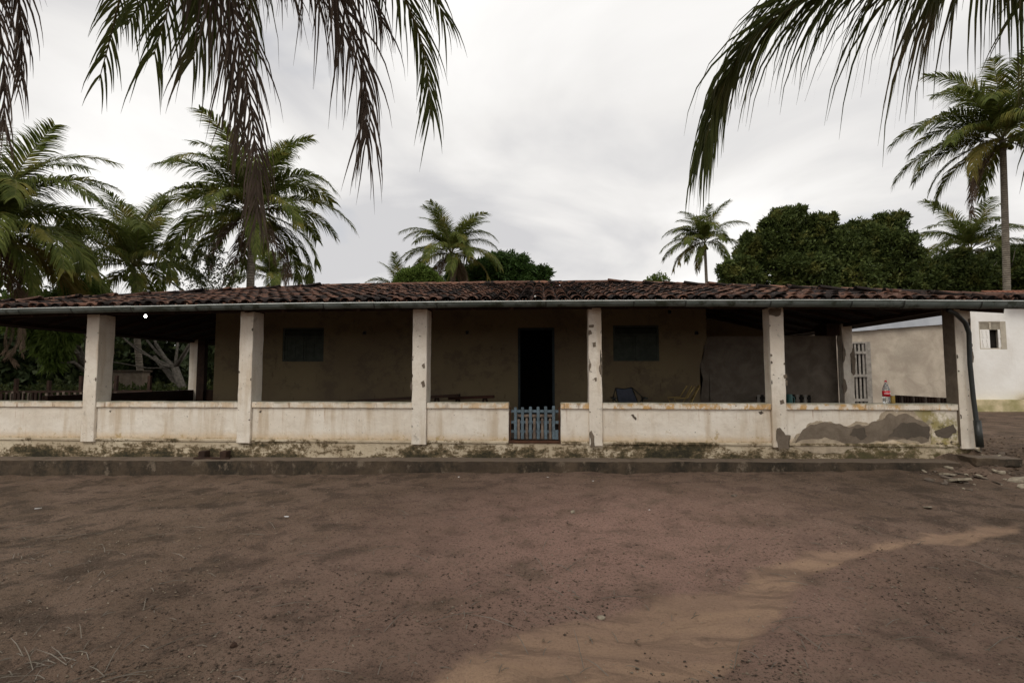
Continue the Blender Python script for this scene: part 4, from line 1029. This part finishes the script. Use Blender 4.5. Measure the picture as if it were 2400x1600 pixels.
LFR = [
 # (points (px,py,Y)), leaflet pairs, length, width, spread, gravity, material, disorder
 ([(-190, -330, 3.0), (-40, -120, 3.6), (6, 120, 3.9), (10, 310, 4.1)], 150, .74, .016, .5, .6, D, 1.3),
 ([(-150, -330, 3.0), (10, -140, 3.6), (48, 40, 3.9), (50, 190, 4.1)], 130, .74, .017, .5, .6, D, 1.4),
 ([(380, -460, 2.8), (470, -140, 3.4), (520, 90, 3.7), (552, 260, 3.9), (560, 360, 4.0)], 80, .9, .015, .5, .62, D, 1.5),
 ([(120, -420, 2.9), (300, -140, 3.8), (270, 40, 4.2), (232, 190, 4.5)], 90, .72, .020, .72, .42, G_, .8),
 ([(330, -420, 3.0), (440, -160, 3.8), (400, 0, 4.2), (360, 130, 4.5)], 95, 1.0, .022, .72, .52, G_, 1.),
 ([(260, -440, 3.0), (370, -190, 3.8), (345, -40, 4.2), (300, 60, 4.6)], 90, .95, .021, .75, .5, G_, 1.),
 ([(420, -480, 2.8), (530, -180, 3.5), (490, 10, 3.9), (452, 140, 4.2)], 110, 1.15, .022, .66, .6, G_, 1.1),
 ([(470, -480, 2.8), (580, -160, 3.5), (585, 0, 3.9), (592, 130, 4.2)], 80, .75, .019, .75, .45, G_, 1.),
 ([(400, -460, 2.8), (500, -140, 3.4), (562, 110, 3.7), (594, 300, 3.9), (604, 520, 4.0)], 165, 1.0, .0165, .56, .62, D, 1.5),
 ([(640, -520, 2.8), (720, -200, 3.3), (815, 40, 3.6), (856, 200, 3.8), (858, 340, 3.9)], 165, 1.05, .017, .55, .62, D, 1.5),
 ([(560, -520, 2.8), (640, -220, 3.4), (700, -90, 3.7), (750, 0, 3.9)], 120, 1.15, .016, .6, .7, D, 1.4),
 ([(700, -520, 2.8), (770, -220, 3.4), (840, -60, 3.7), (900, 60, 3.9)], 110, 1.1, .016, .6, .7, D, 1.4),
 ([(560, -520, 2.8), (600, -220, 3.4), (640, -90, 3.7), (680, -30, 3.9)], 80, .95, .016, .6, .7, D, 1.4),
 ([(760, -520, 2.9), (860, -200, 3.5), (950, 0, 3.9), (996, 130, 4.2), (1010, 280, 4.4)], 125, .80, .018, .62, .34, G_, .9),
 ([(300, -460, 2.8), (380, -220, 3.4), (420, -80, 3.7), (440, 0, 3.9)], 110, .9, .015, .6, .6, D, 1.5),
 ([(600, -520, 2.8), (690, -200, 3.4), (770, -20, 3.7), (805, 90, 3.9)], 120, 1.0, .015, .6, .65, D, 1.5),
 ([(840, -540, 2.9), (920, -220, 3.6), (1000, -50, 4.0), (1050, 60, 4.3)], 80, .75, .018, .65, .38, G_, 1.),
]
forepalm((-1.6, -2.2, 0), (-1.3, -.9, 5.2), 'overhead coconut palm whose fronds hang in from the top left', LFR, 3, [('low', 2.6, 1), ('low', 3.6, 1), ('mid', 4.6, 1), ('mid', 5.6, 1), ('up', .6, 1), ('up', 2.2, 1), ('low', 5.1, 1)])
RFR = [
 ([(2500, -560, 3.0), (2330, -170, 3.7), (2100, -90, 4.1), (1900, -10, 4.4), (1760, 95, 4.7), (1688, 220, 4.9), (1648, 350, 5.0)], 270, 1.35, .026, .5, .9, G_, 1.),
 ([(2480, -500, 3.0), (2300, -150, 3.8), (2120, -100, 4.3), (1930, -50, 4.7), (1800, 10, 4.9)], 190, 1.35, .025, .5, 1.0, G_, 1.1),
 ([(2600, -260, 3.3), (2500, 0, 3.9), (2450, 160, 4.2), (2425, 340, 4.4)], 120, .85, .022, .6, .45, G_, 1.),
]
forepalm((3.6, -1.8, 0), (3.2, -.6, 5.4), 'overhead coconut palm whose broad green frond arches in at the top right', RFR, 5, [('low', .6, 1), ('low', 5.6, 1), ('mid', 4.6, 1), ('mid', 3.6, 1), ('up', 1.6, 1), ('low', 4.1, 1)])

# ------------------------------------------------------------------ broadleaf trees
def leaves(blobs, n, ll, lw, seed, droop=0., per=9, inner=.25, upb=.35, lumps=0):
    """rosettes of leaves over the lumpy surface of a set of ellipsoids"""
    rb_ = random.Random(seed); ex_ = []
    for b in (blobs if lumps else []):
        for k in range(lumps):
            a_ = rb_.uniform(0, 2*pi); e_ = rb_.uniform(-.2, 1.2); rz = (b[4] if len(b) > 4 else b[3]); k_ = b[3]*rb_.uniform(.22, .42)
            ex_.append((b[0]+cos(a_)*cos(e_)*b[3]*.98, b[1]+sin(a_)*cos(e_)*b[3]*.98, b[2]+sin(e_)*rz*.98, k_, k_*.8))
    blobs = list(blobs)+ex_
    g = np.random.default_rng(seed); B = np.array([(b[0], b[1], b[2], b[3], b[4] if len(b) > 4 else b[3]) for b in blobs])
    wts = B[:, 3]**2; idx = g.choice(len(B), n, p=wts/wts.sum())
    d = g.normal(size=(n, 3)); d /= np.linalg.norm(d, axis=1)[:, None]
    rr = 1-inner*g.random(n)**1.2; rr *= 1+.16*(lumps > 0)*np.sin(d[:, 0]*13+idx*3)*np.sin(d[:, 2]*12+idx)*np.sin(d[:, 1]*11+idx*2); rr *= 1+.10*np.sin(d[:, 0]*7+idx)*np.sin(d[:, 2]*6+idx*2)+.05*g.normal(size=n)
    c = B[idx, :3]+d*np.stack([B[idx, 3], B[idx, 3], B[idx, 4]], 1)*rr[:, None]
    c = np.repeat(c, per, 0); dd = np.repeat(d, per, 0); m = len(c)
    a = dd*.6+np.array([0, 0, upb])+g.normal(size=(m, 3))*.75; a[:, 2] -= droop; a /= np.linalg.norm(a, axis=1)[:, None]
    s = np.cross(a, g.normal(size=(m, 3))); s /= np.linalg.norm(s, axis=1)[:, None]
    nn_ = np.cross(a, s); l_ = ll*(.7+.6*g.random(m))[:, None]; w_ = lw*(.7+.6*g.random(m))[:, None]
    c = c+g.normal(size=(m, 3))*ll*.25
    v0 = c; v1 = c+a*l_*.45+s*w_*.5+nn_*w_*.12; v2 = c+a*l_; v2[:, 2] -= droop*ll*.3; v3 = c+a*l_*.45-s*w_*.5+nn_*w_*.12
    V = np.stack([v0, v1, v2, v3], 1).reshape(-1, 3); F = np.arange(m*4).reshape(-1, 4)
    return V, F
def pxb(px, py, rpx, Y, flat=1., dy=0.):
    c = at(px, py, Y+dy); return (c.x, c.y, c.z, rpx/1200*Y, rpx/1200*Y*flat)
def btree(name, label, cat, blobs, n, ll, lw, mat, seed, basepos, tr=.25, **kw):
    t = thing(name, (basepos[0], basepos[1], gz(*basepos)-.05), label, cat); V, F = leaves(blobs, n, ll, lw, seed, **kw)
    V = V-np.array(t.location); link('crown', npmesh('crown', V, F, mat), t)
    r = random.Random(seed); mb = MB(); B0 = Vector(t.location); cz = sum(b[2] for b in blobs)/len(blobs); cxm = sum(b[0] for b in blobs)/len(blobs)
    fork = B0+Vector(((cxm-B0.x)*.4, 0, max(.8, (cz-B0.z)*.5))); mb.tube([B0, B0.lerp(fork, .5)+Vector((.08, 0, 0)), fork], [tr*1.3, tr, tr*.8], 9)
    for b in blobs:
        e_ = Vector(b[:3]); md = fork.lerp(e_, .5)+Vector((r.uniform(-.3, .3), r.uniform(-.3, .3), r.uniform(0, .4)))
        mb.tube([fork, md, e_, e_+Vector((r.uniform(-1, 1), 0, 1))*b[3]*.6], [tr*.55, tr*.35, tr*.2, .02], 6)
        for k in range(3): mb.tube([md.lerp(e_, .5), e_+Vector((r.uniform(-1, 1), r.uniform(-1, 1), r.uniform(-.4, 1)))*b[3]*.8], [tr*.15, .015], 5)
    mb.build('trunk', m_bark, t, True); return t
Y_ = 27
Hb = [pxb(x, y, r, Y_, f, dy) for x, y, r, f, dy in ((1735, 650, 45, 1, 0), (1768, 600, 42, 1, .5), (1785, 572, 30, 1, 0), (1815, 555, 38, 1, 0), (1845, 522, 33, 1, 0), (1868, 545, 28, 1, .4), (1810, 640, 66, 1, 1), (1890, 590, 50, 1, 0), (1925, 535, 30, 1, -.5), (1905, 560, 34, 1, 0), (1900, 655, 70, 1, 0), (1968, 565, 34, 1, .6), (1985, 600, 48, 1, 0), (2015, 545, 28, 1, .5), (2045, 560, 30, 1, -.4), (2060, 590, 45, 1, 0), (2088, 533, 30, 1, 0), (1990, 660, 66, 1, 0), (2118, 572, 26, 1, -.5), (2085, 640, 55, 1, .5), (2142, 603, 17, 1, 0), (1700, 680, 24, 1, 0), (1712, 640, 17, 1, 0))]
btree('broadleaf_tree', 'broad dark green tree with glossy leaves spreading behind the right roof', 'tree', Hb, 17000, .20, .09, ml_dark, 31, (at(1930, 690, Y_).x, Y_), .35, inner=.45, lumps=5)
Kb = [pxb(x, y, r, 30, .9, dy) for x, y, r, dy in ((2165, 660, 42, 0), (2215, 645, 52, .5), (2270, 655, 55, 0), (2320, 640, 50, 1.5), (2385, 640, 55, 0), (2440, 620, 60, 0), (2130, 680, 35, 0), (2350, 680, 50, .5))]
btree('hedge_tree', 'lower olive green thicket tree running to the right edge', 'tree', Kb, 10500, .21, .09, ml_dark, 32, (at(2300, 690, 30).x, 30.4), .2, inner=.45, lumps=4)
Eb = [pxb(x, y, r, 38, f, 0) for x, y, r, f in ((1195, 650, 55, 1), (1165, 645, 45, 1), (1235, 668, 50, .9), (1130, 660, 45, 1), (1262, 685, 28, .8), (1085, 665, 40, 1))]
btree('mango_tree', 'dome shaped deep green mango tree just behind the roof ridge', 'tree', Eb, 6500, .33, .11, ml_mango, 33, (at(1180, 700, 38).x, 38), .3, droop=.35, inner=.3, lumps=4)
btree('leafy_tree', 'light green bushy tree left of the ridge palm', 'tree', [pxb(x, y, r, 31, 1) for x, y, r in ((962, 662, 30), (990, 655, 30), (940, 675, 20), (1010, 675, 30))], 2000, .26, .09, ml_bright, 34, (at(975, 700, 31).x, 31), .2, droop=.3)
btree('young_tree', 'small pale green treetop peeping alone over the right of the ridge', 'tree', [pxb(x, y, r, 30, 1) for x, y, r in ((1530, 668, 17), (1550, 662, 17), (1542, 655, 13))], 150, .22, .07, ml_bright, 35, (at(1540, 700, 30).x, 30), .06, per=6)
# left: mango with drooping leaf whorls seen under the roof, bare tree, undergrowth, wood
btree('mango_tree', 'mango tree whose drooping leaf whorls show under the left eave', 'tree', [pxb(x, y, r, 17.5, 1) for x, y, r in ((105, 800, 26), (130, 820, 24), (140, 780, 34), (90, 770, 30), (60, 730, 50), (150, 720, 45), (200, 690, 45), (125, 850, 14))], 1400, .30, .065, ml_bright, 36, (at(160, 900, 18).x, 19), .16, droop=.75, inner=.6, upb=0)
def branch(mb, p, d, ln, r0, depth, r, out):
    q = p; pts = [p]; n = 4; rad = [r0]
    for k in range(n):
        d = (d+Vector((r.uniform(-1, 1), r.uniform(-1, 1), r.uniform(-.7, .8)))*.28).normalized(); q = q+d*ln/n; pts.append(q); rad.append(r0*(1-.45*(k+1)/n))
    mb.tube(pts, rad, 6 if depth < 2 else 4, False)
    if depth >= 5: return
    for k in range(r.choice((2, 3, 3))):
        dd = (d+Vector((r.uniform(-1, 1), r.uniform(-1, 1), r.uniform(-.6, .9)))*.95).normalized(); branch(mb, pts[r.choice((2, 3, 4, 4))], dd, ln*r.uniform(.6, .85), rad[-1]*.72, depth+1, r, out)
rb = random.Random(5); bp = at(445, 925, 18.2); bp.z = gz(bp.x, 18.2)-.05
bt_ = thing('bare_tree', bp, 'gnarled leafless grey tree leaning left beyond the left verandah', 'tree'); mb = MB()
fk = at(410, 862, 18.2)
mb.tube([bp, bp.lerp(fk, .5)+Vector((.1, 0, 0)), fk], [.19, .16, .13], 9); mb.tube([bp+Vector((-.6, .3, 0)), at(418, 905, 18.4), at(392, 870, 18.3), at(360, 835, 18.2)], [.14, .12, .10, .07], 8)
for tgt, rr_ in (((365, 805), .09), ((330, 780), .06), ((455, 790), .08), ((420, 770), .06), ((300, 800), .05), ((350, 835), .05), ((280, 850), .03), ((490, 720), .06)):
    e_ = at(*tgt, 18.2+rb.uniform(-.5, 1.)); mb.tube([fk, fk.lerp(e_, .5)+Vector((0, 0, -.1)), e_], [rr_, rr_*.8, rr_*.6], 7); branch(mb, e_, (e_-fk).normalized(), 1.3, rr_*.6, 1, rb, None)
mb.build('trunk', simple('mottled_bark', (.17, .15, .125), (.08, .07, .055), sc=12, bump=.02), bt_, True)
V, F = leaves([pxb(x, y, r, 18.5, 1) for x, y, r in ((470, 650, 60), (500, 610, 45), (540, 660, 45), (430, 600, 40))], 420, .10, .05, 55, per=5, inner=1.)
link('crown', npmesh('crown', V-np.array(bp), F, ml_under), bt_)
V, F = leaves([(x, y, .45, 1.3, .75) for x, y in zip(np.linspace(-28, -11.5, 13), 17.6+np.array([0, .5, -.3]*4+[0]))]+[(-13.6, 15.5, .35, .8, .6), (-16, 16, .4, 1, .7)], 4200, .14, .07, 61, inner=.5)
tag(link('undergrowth', npmesh('undergrowth', V, F, ml_under)), 'weedy undergrowth and low bushes left of the house', None, None, 'stuff')
wbs = []; gr = random.Random(9)
for k in range(46):
    x = gr.uniform(-62, -12.5); y = gr.uniform(29, 40); r_ = gr.uniform(2.2, 3.6); wbs.append((x, y, gr.uniform(.8, 4.6 if x < -20 else 3.4), r_, r_*.9))
for k in range(30): wbs.append((gr.uniform(-60, -13), gr.uniform(27, 30), gr.uniform(.5, 1.8), 2.2, 2.0))
for k in range(30): wbs.append((gr.uniform(22, 75), gr.uniform(36, 46), gr.uniform(1, 6.5), 3.2, 3))
V, F = leaves(wbs, 12000, .5, .26, 62, inner=.8)
tag(link('woodland', npmesh('woodland', V, F, ml_wood)), 'dark mass of trees closing the view behind the house', None, None, 'stuff')
V, F = leaves([(x, 60+8*sin(x), gr.uniform(1, 3), 5, 3.2) for x in np.linspace(-110, 110, 44)], 5000, .9, .5, 63, inner=.8)
tag(link('distant_tree_line', npmesh('distant_tree_line', V, F, ml_mango)), 'low line of trees on the horizon beyond the houses', None, None, 'stuff')
# concrete tank, fence
p0, p1 = at(262, 915, 19.5), at(332, 915, 19.5); z1 = aZ(300, 872, 19.5)
t = thing('water_tank', ((p0.x+p1.x)/2, 20, 0), 'mouldy concrete water tank under the trees left of the house', 'tank')
MB().rbox(p0.x, p1.x, 19.5, 19.9, -.2, z1, .3, .02).build('body', m_patch, t); MB().rbox(p0.x-.06, p1.x+.06, 19.44, 19.96, z1, z1+.08, .3, .01).build('lid', m_step, t)
t = thing('wooden_fence', (-15, 14.6, 0), 'rough dark wooden fence with thin posts left of the verandah', 'fence')
for k in range(8):
    x = -19+k*1.05; MB().bar((x, 14.6, -.15), (x+R.uniform(-.04, .04), 14.6, 1.35+R.uniform(-.1, .2)), .08, .08).build('post', m_wood, t)
for z in (.55, 1.0): MB().bar((-19.1, 14.55, z), (-11.5, 14.55, z+.04), .03, .06).build('rail', m_wood, t)
for k in range(34):
    x = -17.8+k*.18; MB().box(x-.035, x+.035, 14.48, 14.50, .1, 1.0+R.uniform(-.03, .03)).build('picket', m_greywood if k % 3 else m_wood, t)

# ------------------------------------------------------------------ litter
def rock(name, x, y, s, mat, seed, flat=.5, sink=.25):
    r = random.Random(seed); bm = bmesh.new(); bmesh.ops.create_icosphere(bm, subdivisions=1, radius=1)
    for v in bm.verts: v.co = Vector((v.co.x*s*r.uniform(.7, 1.25), v.co.y*s*r.uniform(.6, 1.1), v.co.z*s*flat*r.uniform(.6, 1.2)))
    me = bpy.data.meshes.new(name); bm.to_mesh(me); bm.free(); me.materials.append(mat); o = link(name, me)
    o.location = (x, y, gz(x, y)+s*flat*(1-sink)*.6); o.rotation_euler = (r.uniform(-.2, .2), r.uniform(-.2, .2), r.uniform(0, 6)); return o
def slabp(name, x, y, sx, sy, sz, mat, seed, tilt=.25):
    r = random.Random(seed); pts = [(cos(a+r.uniform(-.25, .25))*sx*r.uniform(.7, 1), sin(a)*sy*r.uniform(.7, 1)) for a in np.linspace(0, 2*pi, 7)[:-1]]
    V_ = [Vector((a, b, -sz/2)) for a, b in pts]+[Vector((a*.96, b*.96, sz/2+r.uniform(-.003, .003))) for a, b in pts]; n = 6
    F_ = [tuple(range(n))[::-1], tuple(range(n, 2*n))]+[(i, (i+1) % n, n+(i+1) % n, n+i) for i in range(n)]
    o = link(name, pmesh(name, V_, F_, mat)); o.location = (x, y, gz(x, y)+sz*.45+abs(tilt)*sy*.35); o.rotation_euler = (r.uniform(-tilt, tilt), r.uniform(-tilt, tilt), r.uniform(0, 6)); return o
p = atz(2245, 1118, .14); tag(slabp('plaster_chunk', p.x, p.y, .19, .13, .03, m_stone, 3, .3), 'largest pale flat plaster chunk on the rubble heap', 'rubble')
p = atz(2222, 1105, .14); tag(slabp('plaster_chunk', p.x, p.y, .17, .08, .03, m_stone, 4, .2), 'long greyish plaster piece lying behind the largest chunk', 'rubble')
p = atz(2388, 1128, .1); tag(slabp('plaster_chunk', p.x, p.y, .16, .10, .03, m_stone, 5, .2), 'pale flat chunk cut by the right edge of the picture', 'rubble')
for k in range(60):
    px, py = R.gauss(2280, 80), R.gauss(1108, 24)
    if px < 2120 or py < 1075: continue
    p = atz(px, py, .12); mt = m_stone if R.random() < .5 else m_stone2
    tag((slabp('rubble_piece', p.x, p.y, R.uniform(.03, .12), R.uniform(.02, .07), R.uniform(.01, .03), mt, 100+k, .4) if k % 2 else rock('rubble_piece', p.x, p.y, R.uniform(.015, .045), mt, 200+k)), 'small broken piece scattered over the rubble heap by the corner', 'rubble', 'small pieces in the rubble heap')
for px, py, sx, lab in ((1342, 1197, .035, 'yellowish stone lying in mid yard below the gate'), (1691, 1110, .07, 'pale flat stone close to the step right of the gate'), (1720, 1170, .045, 'light brown crumpled stone right of the gate in mid yard'), (1408, 1448, .03, 'small tan stone upright at the edge of the sandy wash'), (2357, 1141, .03, 'white pebble in front of the rubble heap')):
    p = atz(px, py); tag(rock('stone', p.x, p.y, sx, m_stone if px != 1720 else m_stone2, px, .45), lab, 'stone')
for px, py, sx, sy, lab in ((672, 1205, .05, .03, 'white scrap of paper lying in the left yard'), (1390, 1126, .018, .015, 'tiny white paper fleck near the step right of the gate'), (1522, 1194, .014, .012, 'tiny white fleck on the earth in mid yard'), (90, 1176, .05, .02, 'pale leaf sheath scrap at far left'), (1284, 1120, .02, .02, 'bluish white wrapper scrap in front of the gate step'), (1075, 1117, .03, .015, 'crumpled grey wrapper near the step left of the gate')):
    p = atz(px, py); zz = gz(p.x, p.y); o = slabp('paper_scrap', p.x, p.y, sx, sy, .003, m_paper, px, .12); tag(o, lab, 'litter')
p = atz(1549, 1115+500-1000+770+0, 0) if False else atz(548, 1521); tag(rock('dung_lump', p.x, p.y, .022, m_wood, 77, .8), 'dark round lump on the earth in the lower left of the yard', 'stone')
# pebbles and crumbs
n = 15000
ppx = rng.uniform(-60, 2460, n); ppy = 1108+(1640-1108)*rng.random(n)**.62
pts = []
rr = cF; 
dirs = np.array([[cF.x+(a-1200)/1200*cR.x-(b-800)/1200*-0*0, 0, 0] for a, b in ((0, 0),)])
A_ = (ppx-1200)/1200; B_ = (ppy-800)/1200
D_ = np.array(cF)[None]+A_[:, None]*np.array(cR)[None]-B_[:, None]*np.array(cU)[None]; tt = -CH/D_[:, 2]
PX_, PY_ = D_[:, 0]*tt, D_[:, 1]*tt
keep = (PY_ < 7.95) & (vnoise(PX_, PY_, 1.1, 300, 3) > -.25); PX_, PY_ = PX_[keep], PY_[keep]
hz_, sd_ = ground_h(PX_, PY_); k2 = (sd_ < .05) | (rng.random(len(sd_)) < .18); PX_, PY_, hz_ = PX_[k2], PY_[k2], hz_[k2]; n = len(PX_)
ov = np.array([(1, 0, 0), (-1, 0, 0), (0, 1, 0), (0, -1, 0), (0, 0, 1), (0, 0, -1)], float); of = np.array([(0, 2, 4), (2, 1, 4), (1, 3, 4), (3, 0, 4), (2, 0, 5), (1, 2, 5), (3, 1, 5), (0, 3, 5)])
sz = (.0025+.008*rng.random(n)**4)
Vp = ov[None]*sz[:, None, None]*rng.uniform(.6, 1.4, (n, 6, 1))*np.array([1.2, 1, .6]); a = rng.uniform(0, 6.28, n)
ca, sa = np.cos(a)[:, None], np.sin(a)[:, None]; Vx = Vp[..., 0]*ca-Vp[..., 1]*sa; Vy = Vp[..., 0]*sa+Vp[..., 1]*ca
Vp = np.stack([Vx+PX_[:, None], Vy+PY_[:, None], Vp[..., 2]+hz_[:, None]+sz[:, None]*.3], -1).reshape(-1, 3)
Fp = (of[None]+6*np.arange(n)[:, None, None]).reshape(-1, 3)
q = M('pebble_mix', .95, .1); mpeb = q.out(q.mix(q.rng(q.island, .6, 1.), (.07, .052, .04), (.26, .21, .155)))
tag(link('pebbles', npmesh('pebbles', Vp, Fp, mpeb)), 'pebbles and earth crumbs strewn over the yard', None, None, 'stuff')
# twigs and dry leaves
mb = MB(); r = random.Random(77)
for k in range(420):
    if k < 130: px, py = r.gauss(90, 110), r.choice((r.gauss(1290, 40), r.gauss(1560, 35)))
    else: px, py = r.uniform(-20, 2420), 1115+500*r.random()**.8
    p = atz(px, min(py, 1640)); 
    if p.y > 7.95: continue
    a = r.uniform(0, pi); ln = r.uniform(.02, .10) if r.random() < .8 else r.uniform(.12, .4); dx, dy = cos(a)*ln, sin(a)*ln
    q0 = Vector((p.x, p.y, gz(p.x, p.y)+.004)); q1 = Vector((p.x+dx, p.y+dy, gz(p.x+dx, p.y+dy)+.006)); qm = q0.lerp(q1, .5)+Vector((0, 0, .004+.03*ln))
    mb.tube([q0, qm, q1], [.0022, .0025, .001], 3, False)
tag(mb.build('twigs', m_twig), 'thin dry twigs and straw scattered on the earth', None, None, 'stuff')
g = np.random.default_rng(5)
def litter(n, xr, yr, s, mat, name, lab, seed):
    g = np.random.default_rng(seed); x = g.normal(xr[0], xr[1], n) if len(xr) == 2 else g.uniform(xr[0], xr[1], n); y = g.uniform(yr[0], yr[1], n)
    h, _ = ground_h(x, y); a = g.uniform(0, 6.28, n); c = np.stack([x, y, h+.008], 1)
    u = np.stack([np.cos(a), np.sin(a), g.normal(0, .3, n)], 1)*s*g.uniform(.5, 1.2, n)[:, None]; v = np.stack([-np.sin(a), np.cos(a), g.normal(0, .3, n)], 1)*s*.4
    V = np.stack([c-u, c+v, c+u, c-v], 1).reshape(-1, 3); tag(link(name, npmesh(name, V, np.arange(4*n).reshape(-1, 4), mat)), lab, None, None, 'stuff')
litter(1500, (-5., 5.5, 0), (2.2, 7.9), .010, m_stone, 'straw_flecks', 'pale straw flecks and tiny leaf bits scattered over the earth', 18)
litter(500, (-6., 7., 0), (2.2, 7.9), .022, ml_dead, 'dry_leaf_bits', 'small dry brown leaf bits lying about the yard', 19)
litter(2600, (7.9, 1.0), (7.5, 12.5), .04, ml_dead, 'leaf_litter', 'dry brown leaves and debris around the right corner of the house', 8)
mb = MB()
